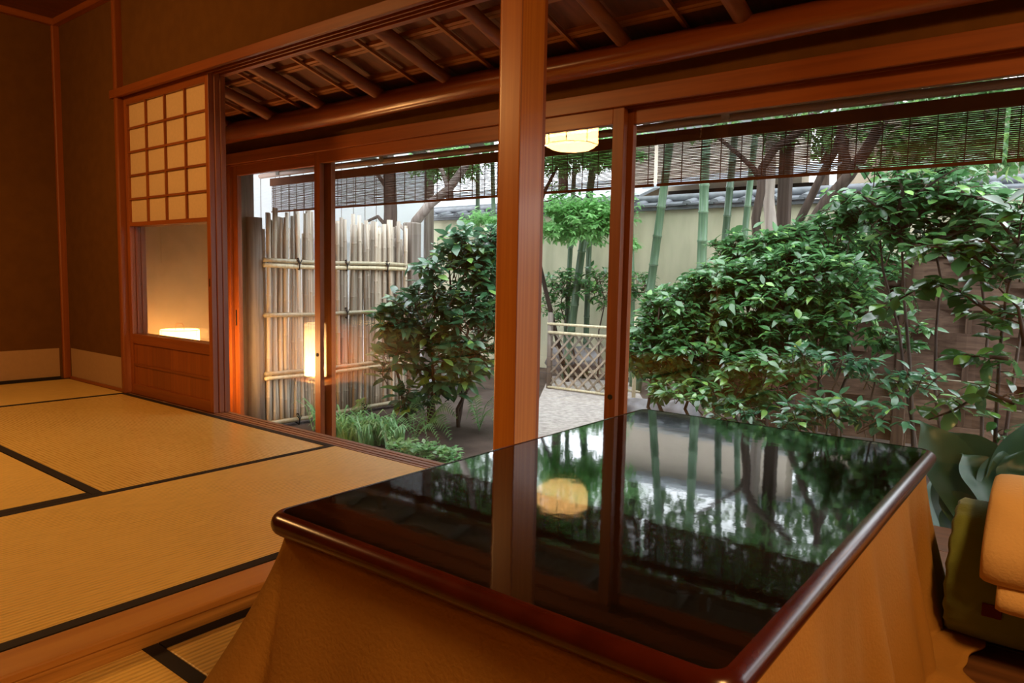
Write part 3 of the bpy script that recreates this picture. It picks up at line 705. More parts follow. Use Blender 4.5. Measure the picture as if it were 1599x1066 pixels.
def rock(name, c, r, mat, label, cat='stone', seed=0, group=None):
    rg = np.random.default_rng(seed); mb = MB(); nu, nv = 14, 8
    ph = rg.uniform(0, 6, 6)
    for j in range(nv+1):
        th_ = math.pi*j/nv
        for i in range(nu):
            a = 2*math.pi*i/nu
            d = np.array([math.sin(th_)*math.cos(a), math.sin(th_)*math.sin(a), math.cos(th_)])
            k = 1 + 0.14*math.sin(3*d[0]+ph[0])*math.cos(2.4*d[1]+ph[1]) + 0.10*math.sin(5*d[2]+ph[2]+3*d[0]) + 0.05*math.sin(9*d[1]+ph[3])
            mb.v.append(tuple(np.array(c)+np.array(r)*d*k))
    for j in range(nv):
        for i in range(nu):
            a, b = j*nu+i, j*nu+(i+1) % nu; mb.f.append((a, b, b+nu, a+nu)[::-1])
    return one(name, mb, mat, label, cat, group, smooth=True)
rock('edging_stone', (-3.56, 2.44, -0.345), (0.22, 0.15, 0.125), M['rock_red'], 'flat red-brown stone outside the sill at the foot of the left door stile', seed=3, group='stones along the sill')
rock('edging_stone', (-3.07, 2.44, -0.345), (0.20, 0.15, 0.125), M['rock_red'], 'flat red-brown stone along the sill below the grass clump', seed=8, group='stones along the sill')
rocks = [(P(650, 600, z=GZ+0.05), (0.22, 0.16, 0.14), 'bluish grey rock under the left camellia behind its stems'), (P(715, 600, z=GZ+0.04), (0.18, 0.14, 0.11), 'grey rock behind the ferns at the foot of the left camellia'),
         (P(1000, 640, z=GZ+0.03), (0.17, 0.14, 0.11), 'mossy stone beside the path next to the right door stile'), (P(1060, 645, z=GZ+0.03), (0.20, 0.15, 0.12), 'low stone under the right shrub by the table edge'),
         (P(1165, 590, y=4.9), (0.28, 0.18, 0.16), 'brown boulder among the stems of the right shrub'), (P(1235, 560, y=5.1), (0.24, 0.2, 0.22), 'tall brown boulder deep in the right shrub'),
         (P(895, 560, y=6.9), (0.35, 0.2, 0.16), 'long grey stone behind the lattice fence')]
for i, (c, r, lb) in enumerate(rocks):
    rock('garden_stone', tuple(c), r, M['rock_red'] if 'brown' in lb else M['rock'], lb, seed=20+i, group='garden stones')

# ---- bamboo fence at the left (runs away from the house)
FX = -4.66
fe = thing('bamboo_fence', (FX, 3.7, GZ), 'upright fence of dry bamboo canes tied to bamboo rails, left garden side', 'fence')
def cane(h, r, nodes, bend, seed):
    rg = np.random.default_rng(seed); pts = []; rad = []
    zs = sorted(set([0, h] + [z+e for z in nodes for e in (-0.012, -0.004, 0.0, 0.004, 0.012)]))
    for z in zs:
        near = min([abs(z-q) for q in nodes] + [1])
        rad.append(r*(1.16 if near < 0.001 else (1.05 if near < 0.006 else 1.0))*(1-0.10*z/h))
        pts.append((bend*math.sin(z*1.7), bend*0.6*math.sin(z*2.3+1), z))
    return MB().tube(pts, rad, 8)
cane_me = []
for k in range(9):
    nd = []; z = rng.uniform(0.08, 0.25)
    while z < 1.5: nd.append(z); z += rng.uniform(0.20, 0.30)
    me = cane(1.55, 0.0165+0.003*rng.random(), [q for q in nd if q < 1.53], rng.uniform(-0.012, 0.012), k).mesh('cane', smooth=True); me.materials.append(M['bamboo_dry']); cane_me.append(me)
y = 3.02; k = 0
while y < 4.40:
    o = link('cane', cane_me[rng.integers(9)], None, fe, (rng.uniform(-0.012, 0.012), y-3.7, 0.02))
    htop = 1.58 + rng.uniform(-0.05, 0.05); o.scale = (1, 1, htop/1.55)
    o.rotation_euler = (rng.uniform(-0.02, 0.02), rng.uniform(-0.012, 0.012), rng.uniform(0, 6))
    y += rng.uniform(0.027, 0.035); k += 1
y = 3.04
while y < 4.4:     # second layer of canes behind
    o = link('cane', cane_me[rng.integers(9)], None, fe, (-0.045+rng.uniform(-0.01, 0.01), y-3.7, 0.02)); o.scale = (1, 1, (1.50+rng.uniform(-0.09, 0.07))/1.55); o.rotation_euler = (rng.uniform(-0.02, 0.02), 0, rng.uniform(0, 6))
    y += rng.uniform(0.032, 0.05)
def rail(z, dx=0.034, r=0.016, y0=2.98, y1=4.42, nm='rail'):
    yy = np.linspace(y0, y1, 15); pts = [(FX+dx, q, z+0.004*math.sin(q*5)) for q in yy]
    rad = [r*(1.12 if i % 5 == 2 else 1) for i in range(15)]
    return part(nm, MB().tube(pts, rad, 10), M['bamboo_rail'], fe, smooth=True)
for z in (0.825, 0.788): rail(z)
rail(0.425)
for z in (-0.005, -0.040): rail(z, r=0.0145)
rail(-0.375, r=0.017)
for z, ys in ((0.806, (3.27, 3.72, 4.15)), (0.425, (3.72, 4.2)), (-0.375, (3.26, 3.9))):
    for q in ys:
        part('twine_knot', MB().tube([(FX-0.03, q, z+0.02), (FX+0.045, q-0.004, z+0.042), (FX+0.056, q, z), (FX+0.045, q+0.004, z-0.042), (FX-0.03, q, z-0.02)], 0.0055, 6), M['twine'], fe)
        part('twine_knot', MB().tube([(FX+0.052, q-0.022, z+0.03), (FX+0.06, q, z), (FX+0.052, q+0.022, z+0.03)], 0.004, 6), M['twine'], fe)
post('fence_post', -4.72, -4.60, 4.42, 4.54, GZ-0.05, 1.20, M['weather_z'], 'weathered brown post at the far end of the bamboo fence', 0.012)
post('house_post', -4.90, -4.755, 2.86, 2.99, GZ-0.05, 1.75, M['weather_z'], 'dark weathered board post outside the left glass door', 0.006)
one('round_post', MB().tube([(-4.70, 2.955, GZ-0.05), (-4.702, 2.955, 0.3), (-4.706, 2.955, 1.13)], [0.062, 0.06, 0.057], 16), M['weather_z'], 'round grey log post where the bamboo fence begins', 'post', smooth=True, base=(-4.70, 2.955, GZ))

# ---- pale screen on the neighbour's wall behind the fence
nb = thing('neighbour_house', (-7.2, 5.2, GZ), 'pale neighbouring house wall behind the bamboo fence', 'house')
part('wall', MB().box(-7.4, -7.1, 2.9, 7.2, GZ, 3.6), M['whitewall'], nb)
part('corner_board', MB().box(-7.11, -7.06, 7.05, 7.2, GZ, 3.6), M['weather_z'], nb)
ps = thing('pale_reed_screen', (-6.6, 4.6, 2.6), 'pale reed screen hanging behind the bamboo fence', 'reed screen')
part('head_rod', MB().tube([(-6.6, 3.1, 2.62), (-6.6, 6.05, 2.62)], 0.018, 8), M['weather_x'], ps, smooth=True)
mb = MB()
z = 1.10
while z < 2.6: mb.box(-6.604, -6.596, 3.12, 6.03, z, z+0.011); z += 0.0145
part('reeds', mb, M['blind_pale'], ps, kind='stuff')
for k in range(17): part('cord', MB().box(-6.594, -6.592, 3.2+k*0.17, 3.206+k*0.17, 1.10, 2.62), M['weather_z'], ps)

# ---- back garden wall with tiled coping
BW = 7.5
gw = thing('garden_wall', (-3, BW, GZ), 'stained pale plaster garden wall with grey tiled coping at the back', 'wall')
part('plaster_face', MB().box(-12, 5.0, BW, BW+0.22, GZ-0.1, 1.52), M['gardenwall'], gw)
part('coping_bed', MB().box(-12, 5.0, BW-0.06, BW+0.28, 1.52, 1.56), M['tile'], gw)
tm = MB(); tn = 7
for i in range(2):
    for k in range(tn):
        a = math.pi*k/(tn-1); tm.v.append((-0.055*math.cos(a), -0.02+0.24*i, 0.035*math.sin(a)+0.06*i))
for k in range(tn-1): tm.f.append((k, k+1, tn+k+1, tn+k))
tm.f.append(tuple(range(tn))[::-1])
tme = tm.mesh('round_tile', smooth=False); tme.materials.append(M['tile'])
pmn = MB().add([(-0.15, -0.015, 0.0), (0.15, -0.015, 0.0), (0.15, 0.22, 0.055), (-0.15, 0.22, 0.055), (-0.15, -0.015, 0.02), (0.15, -0.015, 0.02), (0.15, 0.22, 0.075), (-0.15, 0.22, 0.075)], [(0,3,2,1),(4,5,6,7),(0,1,5,4),(1,2,6,5),(2,3,7,6),(3,0,4,7)]).mesh('flat_tile')
pmn.materials.append(M['tile'])
for k in range(46):
    x = -9.0 + k*0.31
    link('round_tile', tme, None, gw, (x+3, -0.08, 1.575-GZ)); link('flat_tile', pmn, None, gw, (x+0.155+3, -0.08, 1.56-GZ))
part('ridge', MB().tube([(-9, BW+0.13, 1.665), (5, BW+0.13, 1.665)], 0.045, 10), M['tile'], gw, smooth=True)

h1 = thing('roofed_shed', (-4.6, 9.4, GZ), 'low building with grey sheet roof behind the garden wall', 'building')
part('wall', MB().box(-5.3, -2.75, 9.2, 9.5, GZ, 2.75), M['housewall'], h1)
part('low_wall', MB().box(-9.0, -5.3, 9.25, 9.5, GZ, 2.05), M['housewall'], h1)
part('upper_eave', MB().box(-5.5, -2.6, 8.95, 9.55, 2.75, 2.84), M['metalroof'], h1)
part('roof_sheet', MB().add([(-9.5,8.5,1.80),(-4.6,8.5,1.80),(-4.6,9.7,2.20),(-9.5,9.7,2.20),(-9.5,8.5,1.84),(-4.6,8.5,1.84),(-4.6,9.7,2.24),(-9.5,9.7,2.24)], [(0,3,2,1),(4,5,6,7),(0,1,5,4),(1,2,6,5),(2,3,7,6),(3,0,4,7)]), M['metalroof'], h1)
part('fascia', MB().box(-9.5, -4.6, 8.47, 8.50, 1.66, 1.84), M['tile'], h1)
part('roof_sheet', MB().add([(-4.5,8.4,1.90),(-2.3,8.4,1.95),(-2.3,9.2,2.15),(-4.5,9.2,2.10),(-4.5,8.4,1.93),(-2.3,8.4,1.98),(-2.3,9.2,2.18),(-4.5,9.2,2.13)], [(0,3,2,1),(4,5,6,7),(0,1,5,4),(1,2,6,5),(2,3,7,6),(3,0,4,7)]), M['metalroof'], h1)
part('dark_opening', MB().box(-4.5, -2.6, 9.14, 9.2, 1.55, 1.95), M['heri'], h1)
h2 = thing('beige_house', (-1.0, 10.4, GZ), 'beige house wall beyond the garden wall behind the dark trunks', 'building')
part('wall', MB().box(-2.6, 0.2, 10.3, 10.6, GZ, 2.9), M['housewall'], h2)
part('corner_board', MB().box(-2.62, -2.5, 10.26, 10.3, GZ, 2.9), M['fencewood_z'], h2)
part('eave_board', MB().box(-2.7, 0.3, 10.1, 10.62, 2.9, 2.98), M['metalroof'], h2)

# ---- lattice fence at the end of the path
lf = thing('lattice_fence', (-4.05, 6.1, GZ), 'low diamond lattice fence of split bamboo across the path', 'fence')
xa, xb, ly = P(862, 560, y=6.05)[0], P(966, 560, y=6.05)[0], 6.05
zt, zb_ = P(900, 521, y=ly)[2], GZ+0.035
part('post', MB().tube([(xa-0.03, ly, GZ), (xa-0.03, ly, zt+0.20)], 0.030, 10), M['weather_z'], lf, smooth=True)
part('post', MB().tube([(xb+0.03, ly, GZ), (xb+0.03, ly, zt+0.15)], 0.026, 10), M['weather_z'], lf, smooth=True)
part('rail', MB().tube([(xa-0.05, ly-0.02, zt+0.085), (xb+0.06, ly-0.02, zt+0.085)], 0.014, 8), M['bamboo_rail'], lf, smooth=True)
part('rail', MB().tube([(xa-0.03, ly-0.03, zt-0.002), (xb+0.03, ly-0.03, zt-0.002)], 0.016, 8), M['bamboo_rail'], lf, smooth=True)
part('rail', MB().tube([(xa-0.03, ly-0.02, zb_), (xb+0.03, ly-0.02, zb_)], 0.013, 8), M['bamboo_rail'], lf, smooth=True)
H_ = zt - zb_; stp = 0.118
for sgn, dy in ((1, -0.012), (-1, 0.006)):
    c0 = xa - H_ - 0.05
    while c0 < xb + H_ + 0.05:
        # strip from (c0, zb) to (c0+sgn*H, zt), clipped to the panel
        p0, p1 = (c0, zb_), (c0 + sgn*H_*0.95, zt)
        def clip(p0, p1):
            (x0, z0), (x1, z1) = p0, p1; t0, t1 = 0.0, 1.0; dx = x1-x0
            for bnd, lo in ((xa, True), (xb, False)):
                tb_ = (bnd-x0)/dx
                if (dx > 0) == lo: t0 = max(t0, tb_)
                else: t1 = min(t1, tb_)
            return (t0, t1)
        t0, t1 = clip(p0, p1)
        if t1 - t0 > 0.06:
            a = (p0[0]+(p1[0]-p0[0])*t0, ly+dy, p0[1]+(p1[1]-p0[1])*t0); b = (p0[0]+(p1[0]-p0[0])*t1, ly+dy, p0[1]+(p1[1]-p0[1])*t1)
            part('split_bamboo', MB().bar(a, b, 0.009, 0.020), M['bamboo_old'], lf)
        c0 += stp
lf2 = thing('rail_fence', (-3.2, 6.0, GZ), 'short open bamboo rail fence right of the path beside the shrub', 'fence')
xc = P(990, 600, y=5.9)[0]
for zz in (P(982, 577, y=5.9)[2], P(982, 610, y=5.9)[2], P(982, 650, y=5.9)[2]+0.06):
    part('rail', MB().tube([(xb+0.08, 5.95, zz), (xc+0.06, 5.9, zz)], 0.012, 8), M['bamboo_rail'], lf2, smooth=True)
part('post', MB().tube([(xc, 5.9, GZ), (xc, 5.9, 0.42)], 0.018, 8), M['bamboo_rail'], lf2, smooth=True)

# ---- woven board fence at the right
WF = 5.65
wf = thing('woven_board_fence', (0.3, WF, GZ), 'brown fence of wide woven boards behind the right-hand branches', 'fence')
def woven(x0, x1, ztop, cap=True):
    nst = int(round((x1-x0)/0.33)); xs_ = [x0+(x1-x0)*k/nst for k in range(nst+1)]
    for i, x in enumerate(xs_):
        part('stake', MB().box(x-0.017, x+0.017, WF-0.012, WF+0.012, GZ, ztop-0.11), M['fencewood_z'], wf)
    z = GZ+0.04; row = 0
    while z < ztop-0.13:
        mb = MB(); hb = 0.165; npt = nst*6
        for j in range(npt+1):
            t = j/6.0; x = x0+(x1-x0)*j/npt
            yy = WF + 0.030*math.cos(math.pi*(t+row)) ; th_ = 0.004
            zz = z + 0.004*math.sin(row*2.1+t)
            mb.v += [(x, yy-th_, zz), (x, yy-th_, zz+hb), (x, yy+th_, zz+hb), (x, yy+th_, zz)]
        for j in range(npt):
            for k in range(4): a, b = j*4+k, j*4+(k+1) % 4; mb.f.append((a, b, b+4, a+4))
        mb.f += [(0,1,2,3), tuple(npt*4+q for q in (3,2,1,0))]
        part('woven_board', mb, M['fencewood_x'], wf); z += hb-0.006; row += 1
    part('cap_board', MB().box(x0-0.05, x1+0.05, WF-0.02, WF+0.02, ztop-0.115, ztop-0.01), M['fencewood_x'], wf, bevel=0.004)
    part('cap_rail', MB().box(x0-0.06, x1+0.06, WF-0.045, WF+0.045, ztop-0.01, ztop+0.018), M['fencewood_x'], wf, bevel=0.004)
woven(-1.75, -0.96, 0.865); woven(-0.90, 2.2, 1.045)
for x in (-1.79, -0.93): part('fence_post', MB().box(x-0.04, x+0.04, WF-0.045, WF+0.045, GZ, 0.93), M['fencewood_z'], wf, bevel=0.005)

# ---- living bamboo
def culm(pxb, pyb, pxt, pyt, y, r, label, yt=None):
    a = P(pxb, pyb, y=y); b = P(pxt, pyt, y=yt or y); d = (b-a)/(b[2]-a[2])
    base = a + d*(GZ-a[2]); t = thing('bamboo_stalk', tuple(base), label, 'bamboo', 'living bamboo stalks')
    zs = [GZ-0.05]; z = GZ+rng.uniform(0.1, 0.3); nodes = []
    while z < 3.9: nodes.append(z); z += rng.uniform(0.24, 0.32)
    zz = sorted([GZ-0.05, 4.0] + [q+e for q in nodes for e in (-0.015, -0.004, 0.004, 0.015)])
    pts = [base + d*(q-GZ) for q in zz]
    rad = [r*(1.13 if any(abs(q-w) < 0.006 for w in nodes) else 1.0)*(1-0.06*(q-GZ)) for q in zz]
    part('culm', MB().tube(pts, rad, 12), M['bamboo_green'], t, smooth=True)
    for w in nodes:
        if 0.2 < w < 2.6: part('node_ring', MB().tube([base+d*(w-GZ-0.009), base+d*(w-GZ-0.003)], r*(1-0.06*(w-GZ))*1.10, 12), M['node_pale'], t, smooth=True)
    return t
culm(888, 440, 893, 340, 6.9, 0.030, 'slender bamboo stalk in the middle gap, leftmost of three right of the post')
culm(902, 440, 916, 335, 6.7, 0.046, 'thick leaning bamboo stalk in the gap between post and door stile')
culm(918, 440, 921, 345, 7.0, 0.034, 'blue-green bamboo stalk nearest the door stile on its left')
culm(986, 450, 984, 290, 6.8, 0.036, 'slim grey-green bamboo stalk just right of the door stile')
culm(1021, 410, 1037, 290, 6.6, 0.046, 'thick leaning bamboo stalk above the right shrub')
culm(1096, 395, 1100, 285, 6.6, 0.050, 'thickest upright bamboo stalk in front of the tiled coping')
culm(1132, 375, 1141, 280, 6.9, 0.040, 'blue-green bamboo stalk between the thick stalk and the tree trunks')
culm(1165, 345, 1172, 280, 7.0, 0.036, 'bamboo stalk close left of the dark tree trunks')
culm(746, 350, 746, 300, 7.0, 0.032, 'bamboo stalk above the left camellia near the post')
culm(771, 350, 770, 300, 6.8, 0.030, 'thin bamboo stalk half hidden by the left edge of the cedar post')

# ---- foliage machinery
def leaf_mesh(name, L_, Wd, droop, vfold, mat, wave=0.0):
    rows = 4; mb = MB(); mb.v.append((0, 0, 0))
    prof = [0.78, 1.0, 0.62] if wave == 0 else [0.6, 1.0, 0.85]
    for i, w in enumerate(prof):
        t = (i+1)/rows; y = L_*t; z = -droop*L_*t*t
        for s in (-1, 0, 1): mb.v.append((s*Wd/2*w, y, z + (abs(s)*vfold*Wd*w)))
    mb.v.append((0, L_, -droop*L_*1.15))
    mb.f = [(0, 2, 1), (0, 3, 2)]
    for i in range(2):
        a = 1+3*i
        for k in range(2): mb.f.append((a+k, a+k+1, a+k+4, a+k+3))
    e = len(mb.v)-1; mb.f += [(7, 8, e), (8, 9, e)]
    me = mb.mesh(name, smooth=True); me.materials.append(mat); return me
def orient(pos, d, up, scale):
    d = d/np.linalg.norm(d); s = np.cross(d, up); s /= np.linalg.norm(s)+1e-9; u = np.cross(s, d)
    M4 = np.eye(4); M4[:3,0] = s*scale; M4[:3,1] = d*scale; M4[:3,2] = u*scale; M4[:3,3] = pos; return M4
def place_leaves(root, mats, meshes, n_ind, name='leaf', stuff='foliage'):
    """the leaves that show largest become parts of their own, the rest one joined part"""
    base = worldloc(root); info = []
    for M4 in mats:
        u, v, w = pix(M4[:3,3]); vis = (0 < u < 1599) and (100 < v < 1000) and w > 0.3
        info.append((w/np.linalg.norm(M4[:3,1]) + (0 if vis else 1e3)))
    order = np.argsort(info); first = order[:n_ind]; rest = order[n_ind:]
    T = np.eye(4); T[:3,3] = -base
    for i in first:
        o = link(name, meshes[i % len(meshes)], None, root); o.matrix_basis = Matrix((T@mats[i]).tolist())
    if len(rest):
        V = []; F = []; off = 0
        src = []
        for me in meshes:
            co = np.array([v.co[:] for v in me.vertices]); src.append((co, [tuple(p.vertices) for p in me.polygons]))
        for i in rest:
            co, fs = src[i % len(meshes)]; A = T@mats[i]
            V.append(co@A[:3,:3].T + A[:3,3]); F += [tuple(q+off for q in f) for f in fs]; off += len(co)
        me = bpy.data.meshes.new(stuff); me.from_pydata(np.concatenate(V).tolist(), [], F); me.update()
        me.polygons.foreach_set('use_smooth', [True]*len(me.polygons)); me.materials.append(meshes[0].materials[0])
        o = link(stuff, me, None, root); o['kind'] = 'stuff'
def cluster(rg, tip, direc, k, L_, spread=0.06, up_bias=0.5):
    """leaves set alternately around the end of a twig"""
    out = []; direc = direc/np.linalg.norm(direc)
    for i in range(k):
        a = i*2.4 + rg.uniform(-0.5, 0.5); t = i/max(1, k-1)
        p = tip - direc*spread*t + rg.normal(0, 0.004, 3)
        h = np.array([math.cos(a), math.sin(a), 0.0])
        d = h*rg.uniform(0.7, 1.0) + direc*rg.uniform(0.3, 0.8) + np.array([0, 0, rg.uniform(-0.55, 0.25)])
        up = np.array([rg.normal(0, 0.32), rg.normal(0, 0.32) - 0.18, 1.0])
        out.append(orient(p, d, up, L_*rg.uniform(0.7, 1.15)))
    return out
def ell_points(rg, c, r, n, shell=0.55):
    out = []
    while len(out) < n:
        q = rg.normal(0, 1, 3); q /= np.linalg.norm(q); rad = shell + (1-shell)*rg.random()**0.6
        out.append((np.array(c)+q*rad*np.array(r), q))
    return out
def shrub(name, base, label, cat, ells, stems, matl, L_, ratio, k_leaf, n_ind, seed, group=None, bark='bark', twig_len=0.16, zmin=None, stem_r=0.016, droop=0.25, nclass=4):
    rg = np.random.default_rng(seed); t = thing(name, tuple(base), label, cat, group)
    meshes = [leaf_mesh('leaf', 1.0, ratio*f, droop*g, 0.10, M[matl]) for f, g in ((1, 1), (0.9, 1.5), (1.12, 0.7), (0.95, 0.3))]
    tips = []; tw = MB()
    for (c, r, n, shell) in ells:
        for p, q in ell_points(rg, c, r, n, shell):
            if zmin is not None and p[2] < zmin: continue
            dirn = q*np.array([1, 1, 0.6]) + np.array([0, 0, 0.5]) + rg.normal(0, 0.3, 3); tips.append((p, dirn))
            dl = dirn/np.linalg.norm(dirn)*twig_len*rg.uniform(0.7, 1.3)
            tw.tube([p-dl*1.0-np.array([0, 0, 0.02]), p-dl*0.4, p], [0.0035, 0.0028, 0.0015], 4, caps=False)
    mats = []
    for p, dirn in tips: mats += cluster(rg, p, dirn, int(rg.integers(k_leaf[0], k_leaf[1]+1)), L_, twig_len*0.55)
    part('twigs', tw, M['twig'], t, smooth=True, kind='stuff')
    for s in stems:
        pts = [np.array(q, float) for q in s]; n = len(pts)
        part('stem', MB().tube(pts, [stem_r*(1-0.6*i/(n-1)) for i in range(n)], 8), M[bark], t, smooth=True)
    place_leaves(t, mats, meshes, n_ind)
    return t
def wander(rg, a, b, n=6, amp=0.06):
    a = np.array(a, float); b = np.array(b, float)
    return [a+(b-a)*i/(n-1) + (rg.normal(0, amp, 3)*np.array([1, 1, 0.3]) if 0 < i < n-1 else 0) for i in range(n)]
rg0 = np.random.default_rng(5)

# left camellia between fence and post
bs0 = P(680, 662, z=GZ); bc = P(690, 470, y=bs0[1])
yC = bs0[1]
st_ = [wander(rg0, bs0+np.array([dx, dy, -0.03]), P(px, py, y=yC+dy2), 6, 0.03) for dx, dy, px, py, dy2 in ((0, 0, 700, 400, 0.1), (0.1, 0.15, 745, 430, 0.2), (-0.12, 0.05, 640, 440, 0), (0.2, 0.05, 760, 500, 0.1), (-0.2, -0.1, 610, 500, -0.1), (0.05, -0.15, 680, 480, -0.15))]
def E(px, py, y, rx, ry, rz, n, sh=0.5): return (P(px, py, y=y), (rx, ry, rz), n, sh)
shrub('camellia_shrub', bs0, 'dark glossy camellia shrub with bright young tips left of the cedar post', 'shrub',
      [E(765, 400, yC+0.15, 0.16, 0.2, 0.3, 26), E(700, 430, yC, 0.34, 0.34, 0.30, 75), E(660, 490, yC-0.1, 0.34, 0.3, 0.26, 68), E(740, 520, yC, 0.28, 0.3, 0.34, 75), E(700, 570, yC-0.05, 0.36, 0.3, 0.25, 53), E(620, 500, yC-0.25, 0.20, 0.2, 0.14, 24), E(615, 560, yC-0.3, 0.2, 0.2, 0.13, 14), E(640, 620, yC-0.25, 0.16, 0.2, 0.12, 12), E(735, 375, yC+0.1, 0.26, 0.25, 0.12, 31), E(760, 450, yC+0.1, 0.15, 0.2, 0.4, 28)],
      st_, 'leaf_dark', 0.128, 0.44, (5, 9), 300, 31, 'evergreen garden shrubs', droop=0.22)

# right shrub mass
yR = 4.75; bR = P(1130, 640, y=yR); bR[2] = GZ
st_ = [wander(rg0, (bR[0]+dx, yR+dy, GZ-0.02), P(px, py, y=yR+dy), 6, 0.04) for dx, dy, px, py in ((-0.3, -0.2, 1030, 480), (0, 0, 1110, 430), (0.3, 0.1, 1180, 420), (0.15, -0.3, 1150, 540), (-0.45, -0.1, 1010, 540), (0.55, 0.1, 1270, 450), (-0.1, -0.35, 1080, 580), (0.75, 0.0, 1330, 470))]
shrub('evergreen_shrub', bR, 'wide light-topped evergreen shrub filling the garden right of the door stile', 'shrub',
      [E(1290, 450, yR+0.1, 0.35, 0.3, 0.22, 90), E(1350, 500, yR, 0.4, 0.3, 0.2, 60), E(1145, 440, yR+0.1, 0.36, 0.35, 0.18, 209), E(1070, 490, yR, 0.34, 0.35, 0.22, 199), E(1170, 470, yR, 0.42, 0.4, 0.26, 199), E(1025, 540, yR-0.1, 0.26, 0.3, 0.22, 114), E(1100, 540, yR-0.2, 0.36, 0.3, 0.22, 152), E(1240, 430, yR+0.2, 0.42, 0.35, 0.24, 180), E(1200, 390, yR+0.4, 0.45, 0.3, 0.16, 133), E(1280, 380, yR+0.5, 0.45, 0.3, 0.18, 142), E(1230, 520, yR-0.1, 0.35, 0.3, 0.18, 76), E(1330, 410, yR+0.6, 0.35, 0.3, 0.2, 85), E(1130, 610, yR-0.5, 0.34, 0.25, 0.12, 64), E(1060, 600, yR-0.3, 0.25, 0.25, 0.12, 49), E(1200, 580, yR-0.5, 0.3, 0.25, 0.14, 49), E(1000, 540, yR, 0.12, 0.2, 0.2, 34)],
      st_, 'leaf_mid', 0.082, 0.46, (5, 15), 300, 32, 'evergreen garden shrubs', twig_len=0.13)
# low shrub in front of the woven fence
yL = 4.2; bL = P(1330, 660, y=yL); bL[2] = GZ
st_ = [wander(rg0, (bL[0]+dx, yL, GZ-0.02), P(px, py, y=yL), 5, 0.03) for dx, px, py in ((0, 1320, 560), (0.1, 1370, 580), (-0.1, 1280, 570))]
shrub('low_shrub', bL, 'low dark sprawling shrub at the foot of the woven board fence', 'shrub',
      [E(1300, 560, yL, 0.32, 0.2, 0.10, 24, 0.1), E(1400, 590, yL, 0.3, 0.2, 0.10, 20, 0.1), E(1290, 640, yL-0.3, 0.28, 0.2, 0.09, 22, 0.1), E(1360, 640, yL-0.2, 0.25, 0.2, 0.1, 16, 0.1), E(1170, 640, yL-0.2, 0.25, 0.2, 0.08, 18, 0.1), E(1230, 655, yL-0.3, 0.2, 0.2, 0.06, 14, 0.1)],
      st_, 'leaf_dark', 0.085, 0.42, (4, 7), 300, 33, 'evergreen garden shrubs', twig_len=0.12, stem_r=0.009)
# bush behind the lattice fence
yB2 = 6.75; bB = P(900, 470, y=yB2); bB[2] = GZ
st_ = [wander(rg0, (bB[0]+dx, yB2, GZ-0.02), P(px, py, y=yB2), 5, 0.03) for dx, px, py in ((0, 880, 440), (0.3, 935, 430))]
shrub('back_shrub', bB, 'small dark shrub behind the lattice fence in front of the garden wall', 'shrub',
      [E(880, 440, yB2, 0.30, 0.25, 0.18, 60), E(935, 445, yB2, 0.24, 0.25, 0.24, 55), E(870, 480, yB2, 0.22, 0.25, 0.14, 26), E(1000, 440, yB2, 0.25, 0.25, 0.2, 30)],
      st_, 'leaf_mid', 0.085, 0.42, (5, 8), 120, 34, 'evergreen garden shrubs', twig_len=0.13, stem_r=0.012)

# front right camellia branches with large leaves
def branchy(name, base, label, cat, lines, matl, L_, ratio, n_ind, seed, group, step=0.045, radius=0.009, droop=0.2, side=0.14, bark='bark'):
    rg = np.random.default_rng(seed); t = thing(name, tuple(base), label, cat, group)
    meshes = [leaf_mesh('leaf', 1.0, ratio*f, droop*g, 0.10, M[matl], 1) for f, g in ((1, 1), (0.9, 1.6), (1.1, 0.6), (1.0, 0.2))]
    mats = []; tw = MB()
    for ln, dens in lines:
        pts = [np.array(q, float) for q in ln]; n = len(pts)
        part('branch', MB().tube(pts, [max(0.003, radius*(1-0.75*i/max(1, n-1))) for i in range(n)], 7), M[bark], t, smooth=True)
        if dens <= 0: continue
        for i in range(n-1):
            d = pts[i+1]-pts[i]; L2 = np.linalg.norm(d); k = max(1, int(L2/step*dens))
            for j in range(k):
                p = pts[i]+d*(j+rg.random())/k
                a = rg.uniform(0, 6.28); out = np.array([math.cos(a), math.sin(a)*0.8, rg.uniform(-0.25, 0.5)])
                q = p + out*side*rg.uniform(0.4, 1.0)
                tw.tube([p, (p+q)/2+np.array([0, 0, 0.01]), q], [0.0028, 0.0022, 0.0014], 4, caps=False)
                mats += cluster(rg, q, out+d/L2*0.5, int(rg.integers(3, 6)), L_, side*0.7)
    part('twigs', tw, M['twig'], t, smooth=True, kind='stuff')
    place_leaves(t, mats, meshes, n_ind); return t
yF = 3.45
def L3(y, *pp, dy=0.0): return [P(a, b, y=y+dy*i) for i, (a, b) in enumerate(pp)]
bF = P(1565, 640, y=yF); bF[2] = GZ
branchy('camellia_branches', bF, 'large-leaved camellia reaching in from the right in front of the woven fence', 'shrub',
        [([bF, P(1560, 560, y=yF), P(1570, 470, y=yF), P(1590, 380, y=yF), P(1600, 300, y=yF)], 0.9),
         (L3(yF, (1565, 500), (1500, 455), (1450, 440), (1400, 470), (1370, 500)), 1.60), (L3(yF, (1575, 440), (1520, 400), (1460, 385), (1420, 395)), 1.80),
         (L3(yF, (1580, 410), (1540, 375), (1490, 390)), 1.80), (L3(yF, (1590, 380), (1560, 345), (1600, 320)), 1.80), (L3(yF-0.2, (1575, 560), (1530, 555), (1480, 560)), 1.10),
         (L3(yF-0.2, (1585, 630), (1540, 610), (1490, 640), (1450, 655)), 1.30), (L3(yF-0.2, (1600, 540), (1590, 480), (1560, 450)), 1.40)],
        'leaf_front', 0.098, 0.56, 300, 41, 'camellias on the right', side=0.10)
yO = 4.1; bO = P(1440, 640, y=yO+0.2); bO[2] = GZ
